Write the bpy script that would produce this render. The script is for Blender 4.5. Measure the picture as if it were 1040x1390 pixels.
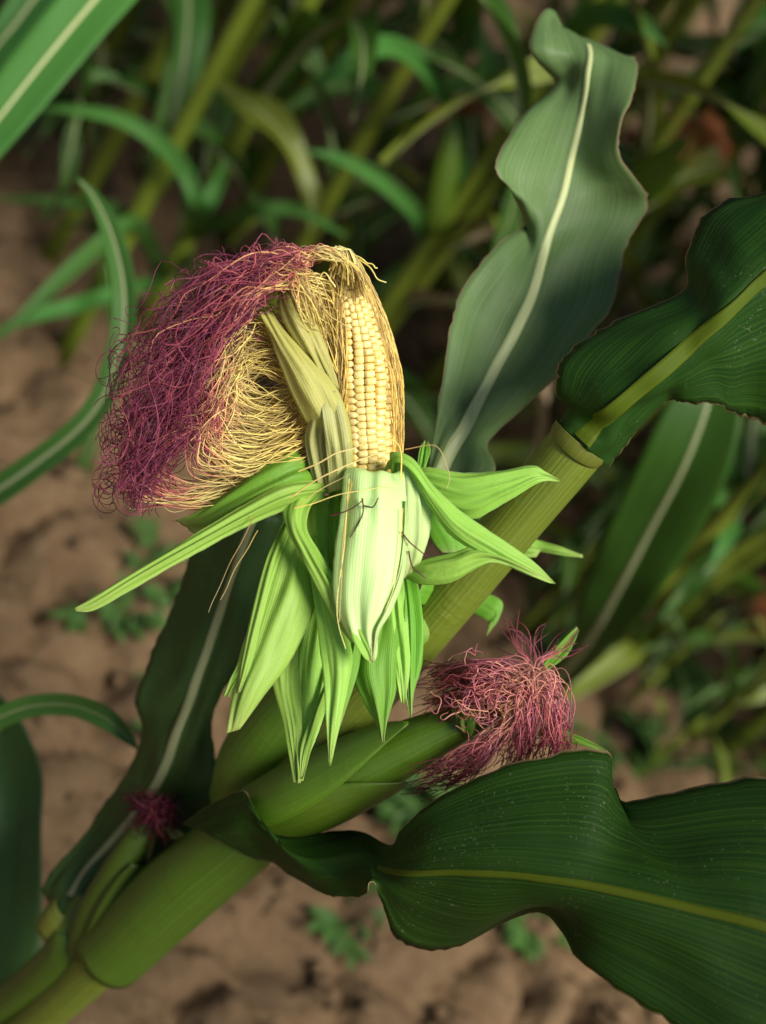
import bpy, math, random
import numpy as np
from mathutils import Vector, Matrix, noise

rnd = random.Random(7)
for o in list(bpy.data.objects):
    bpy.data.objects.remove(o)
scene = bpy.context.scene
COL = scene.collection

# ------------------------------------------------------------------ camera
CAM_H, PITCH, ROLL = 1.20, math.radians(35), math.radians(38)
cam_data = bpy.data.cameras.new('camera')
cam_data.sensor_fit = 'VERTICAL'
cam_data.sensor_height = 36.0
cam_data.sensor_width = 27.0
cam_data.lens = 50.0
cam_data.clip_start = 0.02
cam_data.clip_end = 500
cam_data.dof.use_dof = True
cam_data.dof.focus_distance = 0.765
cam_data.dof.aperture_fstop = 3.6
cam_data.dof.aperture_blades = 7
cam = bpy.data.objects.new('camera', cam_data)
COL.objects.link(cam)
CAM_R = Matrix.Rotation(math.pi / 2 - PITCH, 3, 'X') @ Matrix.Rotation(ROLL, 3, 'Z')
CAM_P = Vector((0, 0, CAM_H))
cam.matrix_world = Matrix.Translation(CAM_P) @ CAM_R.to_4x4()
scene.camera = cam

# ------------------------------------------------------------------ sky, sun, exposure
SUN_EL, SUN_AZ = math.radians(54), math.radians(126)   # azimuth clockwise from +Y (0 = ahead of the camera)
world = bpy.data.worlds.new('World')
scene.world = world
world.use_nodes = True
wn, wl = world.node_tree.nodes, world.node_tree.links
wn.clear()
sky = wn.new('ShaderNodeTexSky')
sky.sky_type = 'NISHITA'
sky.sun_disc = False
sky.sun_elevation = SUN_EL
sky.sun_rotation = SUN_AZ
bgn = wn.new('ShaderNodeBackground')
bgn.inputs['Strength'].default_value = 0.055
wo = wn.new('ShaderNodeOutputWorld')
wl.new(sky.outputs[0], bgn.inputs[0])
wl.new(bgn.outputs[0], wo.inputs[0])
sun_data = bpy.data.lights.new('sun', 'SUN')
sun_data.energy = 4.4
sun_data.angle = math.radians(26)
sun_data.color = (1.0, 0.95, 0.86)
sun = bpy.data.objects.new('sun', sun_data)
COL.objects.link(sun)
sdir = Vector((math.sin(SUN_AZ) * math.cos(SUN_EL), math.cos(SUN_AZ) * math.cos(SUN_EL), math.sin(SUN_EL)))
sun.rotation_euler = sdir.to_track_quat('Z', 'Y').to_euler()
sun.location = (0, 0, 8)
scene.view_settings.view_transform = 'Standard'
scene.view_settings.look = 'None'
scene.view_settings.exposure = 0.36
scene.view_settings.gamma = 1.0
scene.render.engine = 'CYCLES'
scene.cycles.max_bounces = 6
scene.cycles.transparent_max_bounces = 8

FPX = 1390 / 2 / (18.0 / 50.0)


def P(px, py, d):
    """photo pixel + distance along the view axis -> world point"""
    return CAM_P + CAM_R @ Vector(((px - 520) / FPX * d, -(py - 695) / FPX * d, -d))


def ground_depth(px, py):
    r = CAM_R @ Vector(((px - 520) / FPX, -(py - 695) / FPX, -1))
    return -CAM_H / r.z


FWD = CAM_R @ Vector((0, 0, -1))

# ------------------------------------------------------------------ node helpers


def new_mat(name):
    m = bpy.data.materials.new(name)
    m.use_nodes = True
    m.node_tree.nodes.clear()
    return m, m.node_tree.nodes, m.node_tree.links


def mathn(n, l, op, a, b=None, clamp=False):
    x = n.new('ShaderNodeMath')
    x.operation = op
    x.use_clamp = clamp
    for i, v in enumerate((a, b)):
        if v is None:
            continue
        if isinstance(v, (int, float)):
            x.inputs[i].default_value = v
        else:
            l.new(v, x.inputs[i])
    return x.outputs[0]


def mixc(n, l, fac, a, b, mode='MIX'):
    x = n.new('ShaderNodeMix')
    x.data_type = 'RGBA'
    x.blend_type = mode
    if isinstance(fac, (int, float)):
        x.inputs[0].default_value = fac
    else:
        l.new(fac, x.inputs[0])
    for i, v in ((6, a), (7, b)):
        if isinstance(v, tuple):
            x.inputs[i].default_value = (*v, 1) if len(v) == 3 else v
        else:
            l.new(v, x.inputs[i])
    return x.outputs[2]


def noise_tex(n, l, vec, scale, detail=3, rough=0.55):
    x = n.new('ShaderNodeTexNoise')
    x.inputs['Scale'].default_value = scale
    x.inputs['Detail'].default_value = detail
    x.inputs['Roughness'].default_value = rough
    if vec is not None:
        l.new(vec, x.inputs['Vector'])
    return x.outputs[0]


def ramp(n, l, fac, stops):
    x = n.new('ShaderNodeValToRGB')
    while len(x.color_ramp.elements) < len(stops):
        x.color_ramp.elements.new(0.5)
    for e, (p, c) in zip(x.color_ramp.elements, stops):
        e.position = p
        e.color = (*c, 1) if len(c) == 3 else c
    l.new(fac, x.inputs[0])
    return x.outputs[0]


def plant_mat(name, base, dark, vein, nveins=26, streak=90, rough=0.42, transl=0.25, tcol=None,
              edge=None, blotch=0.35, bump=0.25, vein_amt=0.5, tip=None, spec=0.5, blotch_col=None, coarse_amt=1.3, speck=0.0):
    """leaf / husk / sheath skin: parallel veins across UV.x, fine fibres along UV.y (UV.y in metres)"""
    m, n, l = new_mat(name)
    uv = n.new('ShaderNodeUVMap')
    uv.uv_map = 'UVMap'
    sep = n.new('ShaderNodeSeparateXYZ')
    l.new(uv.outputs[0], sep.inputs[0])
    u, v = sep.outputs[0], sep.outputs[1]
    mp = n.new('ShaderNodeMapping')
    mp.inputs['Scale'].default_value = (streak, 4.0, 1)
    l.new(uv.outputs[0], mp.inputs[0])
    fib = noise_tex(n, l, mp.outputs[0], 1.0, 2, 0.6)
    mp2 = n.new('ShaderNodeMapping')
    mp2.inputs['Scale'].default_value = (nveins * 0.45, 3.0, 1)
    l.new(uv.outputs[0], mp2.inputs[0])
    coarse = noise_tex(n, l, mp2.outputs[0], 1.0, 3, 0.6)
    # regular veins: narrow bright lines
    wob = mathn(n, l, 'MULTIPLY', coarse, 0.25)
    ph = mathn(n, l, 'ADD', mathn(n, l, 'MULTIPLY', u, float(nveins)), wob)
    s = mathn(n, l, 'ABSOLUTE', mathn(n, l, 'SINE', mathn(n, l, 'MULTIPLY', ph, math.pi)))
    vline = mathn(n, l, 'POWER', mathn(n, l, 'SUBTRACT', 1.0, s), 3.0, True)
    mpv = n.new('ShaderNodeMapping')
    mpv.inputs['Scale'].default_value = (nveins * 0.8, 7.0, 1)
    mpv.inputs['Location'].default_value = (3.7, 1.3, 0)
    l.new(uv.outputs[0], mpv.inputs[0])
    vvar = mathn(n, l, 'MULTIPLY', mathn(n, l, 'SUBTRACT', noise_tex(n, l, mpv.outputs[0], 1.0, 2, 0.6), 0.32, True), 3.0, True)
    vline = mathn(n, l, 'MULTIPLY', vline, vvar)
    tc = n.new('ShaderNodeTexCoord')
    big = noise_tex(n, l, tc.outputs['Object'], 22, 4, 0.6)
    spk = noise_tex(n, l, tc.outputs['Object'], 420, 2, 0.7)
    oi = n.new('ShaderNodeObjectInfo')
    c = mixc(n, l, mathn(n, l, 'MULTIPLY', mathn(n, l, 'SUBTRACT', big, 0.3, True), 2.2 * blotch, True), base, dark)
    c = mixc(n, l, mathn(n, l, 'MULTIPLY', mathn(n, l, 'SUBTRACT', coarse, 0.35, True), coarse_amt, True), c,
             mixc(n, l, 0.55, c, dark))
    fstr = mathn(n, l, 'MULTIPLY', mathn(n, l, 'SUBTRACT', fib, 0.45, True), 2.2 * vein_amt, True)
    c = mixc(n, l, fstr, c, vein)
    c = mixc(n, l, mathn(n, l, 'MULTIPLY', vline, vein_amt), c, vein)
    if blotch_col:
        bb = mathn(n, l, 'MULTIPLY', mathn(n, l, 'SUBTRACT', noise_tex(n, l, tc.outputs['Object'], 60, 5, 0.7), 0.6, True), 5.0, True)
        c = mixc(n, l, mathn(n, l, 'MULTIPLY', bb, 0.5), c, blotch_col)
    if speck > 0:
        sp = mathn(n, l, 'MULTIPLY', mathn(n, l, 'SUBTRACT', noise_tex(n, l, tc.outputs['Object'], 520, 2, 0.6), 0.63, True), 14.0, True)
        sm = mathn(n, l, 'MULTIPLY', mathn(n, l, 'SUBTRACT', noise_tex(n, l, tc.outputs['Object'], 26, 3, 0.6), 0.45, True), 5.0, True)
        c = mixc(n, l, mathn(n, l, 'MULTIPLY', mathn(n, l, 'MULTIPLY', sp, sm), speck), c, (0.30, 0.32, 0.20))
    if edge:
        e = mathn(n, l, 'ABSOLUTE', mathn(n, l, 'SUBTRACT', mathn(n, l, 'MULTIPLY', u, 2.0), 1.0))
        ef = mathn(n, l, 'MULTIPLY', mathn(n, l, 'SUBTRACT', e, 0.98, True), 60.0, True)
        c = mixc(n, l, ef, c, edge)
    if tip:
        at = n.new('ShaderNodeAttribute')
        at.attribute_name = 'along'
        tf = mathn(n, l, 'POWER', at.outputs['Fac'], 6.0)
        c = mixc(n, l, mathn(n, l, 'MULTIPLY', tf, 0.7), c, tip)
    hs = n.new('ShaderNodeHueSaturation')
    l.new(c, hs.inputs['Color'])
    l.new(mathn(n, l, 'ADD', mathn(n, l, 'MULTIPLY', oi.outputs['Random'], 0.3), 0.85), hs.inputs['Value'])
    l.new(mathn(n, l, 'ADD', mathn(n, l, 'MULTIPLY', oi.outputs['Random'], 0.018), 0.491), hs.inputs['Hue'])
    c = hs.outputs[0]
    bs = n.new('ShaderNodeBsdfPrincipled')
    l.new(c, bs.inputs['Base Color'])
    bs.inputs['Specular IOR Level'].default_value = spec
    l.new(mathn(n, l, 'ADD', mathn(n, l, 'MULTIPLY', big, 0.25), rough - 0.12), bs.inputs['Roughness'])
    bmp = n.new('ShaderNodeBump')
    bmp.inputs['Strength'].default_value = bump
    bmp.inputs['Distance'].default_value = 0.0008
    hgt = mathn(n, l, 'ADD', mathn(n, l, 'MULTIPLY', fib, 0.7), mathn(n, l, 'MULTIPLY', vline, 0.6))
    hgt = mathn(n, l, 'ADD', hgt, mathn(n, l, 'MULTIPLY', spk, 0.25))
    mp3 = n.new('ShaderNodeMapping')
    mp3.inputs['Scale'].default_value = (7, 260, 1)
    mp3.inputs['Rotation'].default_value = (0, 0, 0.0)
    l.new(uv.outputs[0], mp3.inputs[0])
    cross = noise_tex(n, l, mp3.outputs[0], 1.0, 1, 0.5)
    cm = mathn(n, l, 'MULTIPLY', mathn(n, l, 'SUBTRACT', noise_tex(n, l, tc.outputs['Object'], 34, 2, 0.5), 0.5, True), 6.0, True)
    hgt = mathn(n, l, 'ADD', hgt, mathn(n, l, 'MULTIPLY', mathn(n, l, 'MULTIPLY', cross, cm), 1.6))
    l.new(hgt, bmp.inputs['Height'])
    l.new(bmp.outputs[0], bs.inputs['Normal'])
    out = n.new('ShaderNodeOutputMaterial')
    if transl > 0:
        tr = n.new('ShaderNodeBsdfTranslucent')
        if tcol:
            l.new(mixc(n, l, 0.5, c, tcol), tr.inputs['Color'])
        else:
            l.new(c, tr.inputs['Color'])
        l.new(bmp.outputs[0], tr.inputs['Normal'])
        mx = n.new('ShaderNodeMixShader')
        mx.inputs[0].default_value = transl
        l.new(bs.outputs[0], mx.inputs[1])
        l.new(tr.outputs[0], mx.inputs[2])
        l.new(mx.outputs[0], out.inputs[0])
    else:
        l.new(bs.outputs[0], out.inputs[0])
    return m


def silk_mat(name, stops, rough=0.45, transl=0.3, var=0.45):
    m, n, l = new_mat(name)
    at = n.new('ShaderNodeAttribute')
    at.attribute_name = 'along'
    rv = n.new('ShaderNodeAttribute')
    rv.attribute_name = 'rand'
    c = ramp(n, l, at.outputs['Fac'], stops)
    hs = n.new('ShaderNodeHueSaturation')
    l.new(c, hs.inputs['Color'])
    l.new(mathn(n, l, 'ADD', mathn(n, l, 'MULTIPLY', rv.outputs['Fac'], var * 2), 1 - var), hs.inputs['Value'])
    l.new(mathn(n, l, 'ADD', mathn(n, l, 'MULTIPLY', rv.outputs['Fac'], 0.04), 0.48), hs.inputs['Hue'])
    bs = n.new('ShaderNodeBsdfPrincipled')
    l.new(hs.outputs[0], bs.inputs['Base Color'])
    bs.inputs['Roughness'].default_value = rough
    tr = n.new('ShaderNodeBsdfTranslucent')
    l.new(hs.outputs[0], tr.inputs['Color'])
    mx = n.new('ShaderNodeMixShader')
    mx.inputs[0].default_value = transl
    out = n.new('ShaderNodeOutputMaterial')
    l.new(bs.outputs[0], mx.inputs[1])
    l.new(tr.outputs[0], mx.inputs[2])
    l.new(mx.outputs[0], out.inputs[0])
    return m


M = {}
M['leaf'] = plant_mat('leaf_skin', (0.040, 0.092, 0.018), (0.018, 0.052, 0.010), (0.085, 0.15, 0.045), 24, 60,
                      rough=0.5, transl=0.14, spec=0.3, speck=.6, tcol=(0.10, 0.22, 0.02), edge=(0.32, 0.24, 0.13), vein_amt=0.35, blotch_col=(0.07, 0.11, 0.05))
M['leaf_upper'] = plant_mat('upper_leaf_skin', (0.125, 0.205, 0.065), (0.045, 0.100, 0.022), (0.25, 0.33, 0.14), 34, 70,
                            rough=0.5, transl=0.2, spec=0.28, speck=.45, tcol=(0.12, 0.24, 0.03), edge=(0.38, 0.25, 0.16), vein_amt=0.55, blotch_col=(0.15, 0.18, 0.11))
M['leaf_shaded'] = plant_mat('shaded_leaf_skin', (0.011, 0.040, 0.003), (0.005, 0.023, 0.002), (0.055, 0.12, 0.010), 46, 80,
                            rough=0.58, transl=0.06, speck=.35, tcol=(0.08, 0.2, 0.01), edge=(0.3, 0.2, 0.1), vein_amt=0.45, spec=0.18)  # leaf green darkened so that the colour itself carries shade
M['midrib_pale'] = plant_mat('midrib_pale_skin', (0.52, 0.56, 0.25), (0.38, 0.44, 0.16), (0.66, 0.69, 0.4), 5, 14,
                             rough=0.45, transl=0.0, vein_amt=0.3)
M['midrib_dull'] = plant_mat('midrib_dull_skin', (0.30, 0.33, 0.16), (0.2, 0.24, 0.10), (0.4, 0.42, 0.24), 5, 30,
                             rough=0.5, transl=0.0, vein_amt=0.3)
M['midrib_yellow'] = plant_mat('midrib_yellow_skin', (0.070, 0.100, 0.005), (0.030, 0.058, 0.003), (0.12, 0.15, 0.012), 7, 24,
                               rough=0.62, transl=0.0, spec=0.12, vein_amt=0.3)
M['sheath'] = plant_mat('sheath_skin', (0.060, 0.115, 0.007), (0.028, 0.066, 0.004), (0.115, 0.17, 0.020), 30, 60,
                        rough=0.4, transl=0.05, vein_amt=0.45, bump=0.35)
M['stalk'] = plant_mat('stalk_skin', (0.135, 0.185, 0.014), (0.060, 0.11, 0.007), (0.23, 0.28, 0.045), 36, 60,
                       rough=0.42, transl=0.0, vein_amt=0.7, bump=0.6, speck=.3)
M['collar'] = plant_mat('collar_skin', (0.115, 0.135, 0.012), (0.075, 0.070, 0.008), (0.18, 0.18, 0.03), 20, 60,
                        rough=0.55, transl=0.0, vein_amt=0.4)
M['husk'] = plant_mat('husk_skin', (0.40, 0.70, 0.09), (0.22, 0.50, 0.035), (0.66, 0.88, 0.30), 26, 60,
                      rough=0.5, transl=0.36, tcol=(0.5, 0.78, 0.10), vein_amt=0.5, bump=0.4, coarse_amt=.4, blotch=0.25,
                      edge=(0.66, 0.80, 0.42), tip=(0.55, 0.62, 0.2))
M['husk_white'] = plant_mat('husk_inner_skin', (0.64, 0.86, 0.32), (0.46, 0.74, 0.17), (0.82, 0.94, 0.54), 26, 60,
                            rough=0.5, transl=0.25, tcol=(0.5, 0.75, 0.15), vein_amt=0.45, bump=0.4, coarse_amt=.12, blotch=0.25,
                            edge=(0.74, 0.86, 0.48), tip=(0.5, 0.5, 0.2))
M['husk_green'] = plant_mat('husk_outer_skin', (0.20, 0.48, 0.032), (0.095, 0.31, 0.014), (0.40, 0.68, 0.12), 26, 60,
                            rough=0.5, transl=0.36, tcol=(0.32, 0.65, 0.05), vein_amt=0.5, bump=0.4, coarse_amt=.4, blotch=0.3,
                            edge=(0.55, 0.66, 0.35), tip=(0.5, 0.5, 0.2))
M['husk_yellow'] = plant_mat('husk_silky_skin', (0.60, 0.58, 0.13), (0.38, 0.40, 0.06), (0.80, 0.76, 0.33), 18, 44,
                             rough=0.5, transl=0.22, tcol=(0.5, 0.55, 0.06), vein_amt=0.6, bump=0.5, blotch=0.35)
M['husk_strip'] = plant_mat('husk_striped_skin', (0.46, 0.48, 0.13), (0.20, 0.19, 0.06), (0.78, 0.76, 0.40), 14, 40,
                            rough=0.5, transl=0.15, vein_amt=0.8, bump=0.6, blotch=0.4)
M['ear_husk'] = plant_mat('ear_husk_skin', (0.080, 0.165, 0.008), (0.034, 0.092, 0.005), (0.15, 0.25, 0.025), 26, 60,
                          rough=0.42, transl=0.05, vein_amt=0.4, bump=0.3)
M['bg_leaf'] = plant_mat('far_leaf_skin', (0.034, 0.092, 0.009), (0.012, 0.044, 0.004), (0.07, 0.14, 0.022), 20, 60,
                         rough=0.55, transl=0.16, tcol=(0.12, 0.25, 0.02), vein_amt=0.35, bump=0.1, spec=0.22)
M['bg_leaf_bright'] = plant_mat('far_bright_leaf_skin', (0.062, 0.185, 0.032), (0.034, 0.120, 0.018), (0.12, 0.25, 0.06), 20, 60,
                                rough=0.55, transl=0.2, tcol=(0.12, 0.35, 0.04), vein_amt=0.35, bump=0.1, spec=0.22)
M['bg_stalk'] = plant_mat('far_stalk_skin', (0.15, 0.19, 0.012), (0.07, 0.12, 0.008), (0.2, 0.24, 0.035), 30, 60,
                          rough=0.5, transl=0.0, vein_amt=0.4, bump=0.1)
M['weed'] = plant_mat('weed_skin', (0.07, 0.16, 0.03), (0.04, 0.10, 0.015), (0.12, 0.2, 0.05), 8, 30,
                      rough=0.55, transl=0.2, vein_amt=0.2, bump=0.1)
M['dry_leaf'] = plant_mat('dry_leaf_skin', (0.30, 0.22, 0.11), (0.18, 0.12, 0.06), (0.4, 0.32, 0.18), 14, 50,
                          rough=0.7, transl=0.15, vein_amt=0.4, bump=0.3)
M['silk'] = silk_mat('silk_fibre', [(0.0, (0.84, 0.62, 0.16)), (0.38, (0.88, 0.74, 0.30)), (0.46, (0.84, 0.44, 0.22)),
                                    (0.54, (0.62, 0.16, 0.19)), (0.72, (0.33, 0.055, 0.13)), (0.88, (0.15, 0.02, 0.05)), (1.0, (0.07, 0.012, 0.02))])
M['silk_pale'] = silk_mat('pale_silk_fibre', [(0.0, (0.80, 0.44, 0.06)), (0.4, (0.88, 0.66, 0.20)), (1.0, (0.88, 0.78, 0.36))])
M['silk_pink'] = silk_mat('pink_silk_fibre', [(0.0, (0.82, 0.52, 0.24)), (0.25, (0.84, 0.44, 0.32)), (0.55, (0.74, 0.24, 0.29)),
                                              (0.85, (0.40, 0.07, 0.11)), (1.0, (0.20, 0.035, 0.05))])
M['silk_dark'] = silk_mat('dark_silk_fibre', [(0.0, (0.22, 0.06, 0.02)), (0.4, (0.15, 0.015, 0.03)), (1.0, (0.09, 0.010, 0.03))])
M['silk_rust'] = silk_mat('rust_silk_fibre', [(0.0, (0.4, 0.16, 0.05)), (1.0, (0.33, 0.06, 0.025))])

# kernels
m, n, l = new_mat('kernel_skin')
oi = n.new('ShaderNodeObjectInfo')
tcn = n.new('ShaderNodeTexCoord')
nz = noise_tex(n, l, tcn.outputs['Object'], 3.0, 3)
c = mixc(n, l, oi.outputs['Random'], (0.86, 0.62, 0.15), (0.92, 0.74, 0.28))
c = mixc(n, l, mathn(n, l, 'MULTIPLY', nz, 0.5), c, (0.93, 0.80, 0.45))
bs = n.new('ShaderNodeBsdfPrincipled')
l.new(c, bs.inputs['Base Color'])
bs.inputs['Roughness'].default_value = 0.16
bs.inputs['Subsurface Weight'].default_value = 0.25
bs.inputs['Subsurface Radius'].default_value = (0.004, 0.002, 0.0008)
bs.inputs['Subsurface Scale'].default_value = 0.6
out = n.new('ShaderNodeOutputMaterial')
l.new(bs.outputs[0], out.inputs[0])
M['kernel'] = m
m, n, l = new_mat('cob_core_skin')
bs = n.new('ShaderNodeBsdfPrincipled')
tcn = n.new('ShaderNodeTexCoord')
l.new(mixc(n, l, noise_tex(n, l, tcn.outputs['Object'], 300, 3), (0.66, 0.44, 0.10), (0.74, 0.55, 0.18)), bs.inputs['Base Color'])
bs.inputs['Roughness'].default_value = 0.6
out = n.new('ShaderNodeOutputMaterial')
l.new(bs.outputs[0], out.inputs[0])
M['cob'] = m

# soil
m, n, l = new_mat('dry_soil')
tcn = n.new('ShaderNodeTexCoord')
a = noise_tex(n, l, tcn.outputs['Object'], 9, 6, 0.6)
b = noise_tex(n, l, tcn.outputs['Object'], 70, 6, 0.7)
g = noise_tex(n, l, tcn.outputs['Object'], 420, 3, 0.7)
c = mixc(n, l, a, (0.100, 0.060, 0.029), (0.22, 0.142, 0.076))
c = mixc(n, l, mathn(n, l, 'MULTIPLY', mathn(n, l, 'SUBTRACT', b, 0.4, True), 2.0, True), c, (0.28, 0.19, 0.105))
c = mixc(n, l, mathn(n, l, 'MULTIPLY', mathn(n, l, 'SUBTRACT', g, 0.55, True), 2.5, True), c, (0.15, 0.09, 0.055))
bs = n.new('ShaderNodeBsdfPrincipled')
l.new(c, bs.inputs['Base Color'])
bs.inputs['Roughness'].default_value = 0.95
bs.inputs['Specular IOR Level'].default_value = 0.15
bp = n.new('ShaderNodeBump')
bp.inputs['Strength'].default_value = 0.6
bp.inputs['Distance'].default_value = 0.006
l.new(mathn(n, l, 'ADD', b, mathn(n, l, 'MULTIPLY', g, 0.4)), bp.inputs['Height'])
l.new(bp.outputs[0], bs.inputs['Normal'])
out = n.new('ShaderNodeOutputMaterial')
l.new(bs.outputs[0], out.inputs[0])
M['soil'] = m

# ------------------------------------------------------------------ mesh helpers


def make_obj(name, verts, faces, mat, parent=None, uvs=None, attrs=None, smooth=True, kind=None):
    me = bpy.data.meshes.new(name)
    me.from_pydata([tuple(v) for v in verts], [], faces)
    if uvs is not None:
        ul = me.uv_layers.new(name='UVMap')
        li = np.zeros(len(me.loops), dtype=np.int32)
        me.loops.foreach_get('vertex_index', li)
        ul.data.foreach_set('uv', np.asarray(uvs, dtype=np.float32)[li].ravel())
    if attrs:
        for k, vals in attrs.items():
            at = me.attributes.new(k, 'FLOAT', 'POINT')
            at.data.foreach_set('value', np.asarray(vals, dtype=np.float32))
    if smooth:
        me.polygons.foreach_set('use_smooth', [True] * len(me.polygons))
    me.materials.append(mat)
    me.update()
    return link(name, me, parent, kind)


def link(name, me, parent=None, kind=None):
    o = bpy.data.objects.new(name, me)
    COL.objects.link(o)
    if parent is not None:
        o.parent = parent
        o.matrix_parent_inverse = parent.matrix_world.inverted()
    if kind:
        o['kind'] = kind
    return o


def empty(name, loc, label, cat, group=None, rz=0.0, sc=1.0):
    o = bpy.data.objects.new(name, None)
    COL.objects.link(o)
    o.empty_display_size = 0.05
    o.matrix_world = Matrix.Translation(loc) @ Matrix.Rotation(rz, 4, 'Z') @ Matrix.Scale(sc, 4)
    o['label'] = label
    o['category'] = cat
    if group:
        o['group'] = group
    return o


def cr(pts, t):
    """Catmull-Rom through array pts (n,k), t in 0..n-1"""
    pts = np.asarray(pts, float)
    n = len(pts)
    if n == 2:
        return pts[0] * (1 - t) + pts[1] * t
    i = min(int(t), n - 2)
    f = t - i
    p1, p2 = pts[i], pts[i + 1]
    p0 = pts[i - 1] if i > 0 else 2 * p1 - p2
    p3 = pts[i + 2] if i + 2 < n else 2 * p2 - p1
    return 0.5 * ((2 * p1) + (-p0 + p2) * f + (2 * p0 - 5 * p1 + 4 * p2 - p3) * f * f + (-p0 + 3 * p1 - 3 * p2 + p3) * f ** 3)


def resample(pts, n):
    return np.array([cr(pts, t) for t in np.linspace(0, len(pts) - 1, n)])


def grid_mesh(name, G, mat, parent, thick=0.0004, ripple=0.0, rip_f=40, edge_rip=0.0, seed=0, kind=None, ragged=0.0, pleats=()):
    """G: (nv, nu, 3) world grid -> leaf sheet with real thickness"""
    nv, nu, _ = G.shape
    G = G.copy()
    du = np.gradient(G, axis=1)
    dv = np.gradient(G, axis=0)
    N = np.cross(du, dv)
    N /= (np.linalg.norm(N, axis=2, keepdims=True) + 1e-12)
    if N.reshape(-1, 3).mean(0) @ np.array(FWD) > 0:
        N = -N
    seg = np.linalg.norm(np.diff(G[:, nu // 2], axis=0), axis=1)
    L = np.concatenate([[0], np.cumsum(seg)])
    us = np.linspace(0, 1, nu)
    for i in range(nv):
        for (uk, am, sl, wd) in pleats:
            for j in range(nu):
                G[i, j] += N[i, j] * am * max(0.0, 1 - abs(us[j] - uk - sl * (i / nv - .5)) / wd) * min(1, 4 * (1 - i / nv))
    if ripple or edge_rip:
        for i in range(nv):
            for j in range(nu):
                e = abs(us[j] * 2 - 1)
                w = ripple * noise.noise(Vector((us[j] * 5 + seed * 7.3, L[i] * rip_f * 0.6, seed))) \
                    + edge_rip * e ** 2.5 * math.sin(L[i] * rip_f + (3 if us[j] > .5 else 0) + seed + 2 * noise.noise(Vector((L[i] * 9, seed, us[j] > .5))))
                G[i, j] += N[i, j] * w
    if ragged:
        for i in range(nv):
            for s, j, k in ((0, 0, 1), (1, nu - 1, nu - 2)):
                G[i, j] += (G[i, k] - G[i, j]) * ragged * (noise.noise(Vector((L[i] * 260, s * 9 + seed, 0))) + .8 * noise.noise(Vector((L[i] * 90, s * 5 + seed, 3))))
    top = G + N * thick * .5
    bot = G - N * thick * .5
    V = np.concatenate([top.reshape(-1, 3), bot.reshape(-1, 3)])
    uv = np.stack([np.tile(us, nv), np.repeat(L, nu)], 1)
    al = np.repeat(np.linspace(0, 1, nv), nu)
    o = nv * nu
    F = []
    for i in range(nv - 1):
        for j in range(nu - 1):
            a, b, c_, d = i * nu + j, i * nu + j + 1, (i + 1) * nu + j + 1, (i + 1) * nu + j
            F.append((a, b, c_, d))
            F.append((a + o, d + o, c_ + o, b + o))
    rim = [(0, j) for j in range(nu)] + [(i, nu - 1) for i in range(1, nv)] + [(nv - 1, j) for j in range(nu - 2, -1, -1)] + [(i, 0) for i in range(nv - 2, 0, -1)]
    for k in range(len(rim)):
        a = rim[k][0] * nu + rim[k][1]
        b = rim[(k + 1) % len(rim)][0] * nu + rim[(k + 1) % len(rim)][1]
        F.append((a, a + o, b + o, b))
    return make_obj(name, V, F, mat, parent, np.concatenate([uv, uv]), {'along': np.concatenate([al, al])}, kind=kind), G, N, L


def px_leaf(name, rows, mat, parent, nv=60, nu=15, **kw):
    """rows: [(point, point, ...)], each point (px, py, depth)"""
    k = len(rows[0])
    W = np.array([[list(P(*p)) for p in r] for r in rows])
    cols = [resample(W[:, j], nv) for j in range(k)]
    C = np.stack(cols, 1)
    G = np.array([resample(C[i], nu) for i in range(nv)])
    return grid_mesh(name, G, mat, parent, **kw)


def husk(rows, mat, parent, name='husk_leaf', nv=36, nu=23, seed=None, **kw):
    """rows: (lx, ly, rx, ry, depth, bulge[, tilt]) – bulge: metres the middle stands towards the camera"""
    rr = []
    for r in rows:
        lx, ly, rx, ry, d, b = r[:6]
        b *= .62
        t = r[6] if len(r) > 6 else 0.0
        mx, my = (lx + rx) / 2, (ly + ry) / 2
        rr.append(((lx, ly, d + t), ((lx * 3 + rx) / 4, (ly * 3 + ry) / 4, d - b * .75 + t / 2), (mx, my, d - b),
                   ((lx + rx * 3) / 4, (ly + ry * 3) / 4, d - b * .75 - t / 2), (rx, ry, d - t)))
    if seed is None:
        seed = rnd.randint(1, 99)
    kw.setdefault('ripple', 0.0016)
    kw.setdefault('edge_rip', 0.0007)
    kw.setdefault('thick', 0.0003)
    kw.setdefault('ragged', 0.45)
    kw.setdefault('rip_f', 55)
    pr_ = random.Random(seed)
    kw.setdefault('pleats', [(pr_.uniform(.1, .9), pr_.choice((-1, 1, 1)) * pr_.uniform(.0006, .0020), pr_.uniform(-.35, .35), pr_.uniform(.06, .2)) for _ in range(5)])
    return px_leaf(name, rr, mat, parent, nv, nu, seed=seed, **kw)[0]


def frames(pts):
    pts = [Vector(p) for p in pts]
    T = []
    for i in range(len(pts)):
        a, b = pts[max(i - 1, 0)], pts[min(i + 1, len(pts) - 1)]
        T.append((b - a).normalized())
    up = Vector((0.3, 0.9, 0.2))
    N = (up - T[0] * up.dot(T[0])).normalized()
    out = []
    for t in T:
        N = (N - t * N.dot(t))
        N = N.normalized() if N.length > 1e-6 else t.orthogonal().normalized()
        out.append((N, t.cross(N)))
    return pts, T, out


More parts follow.
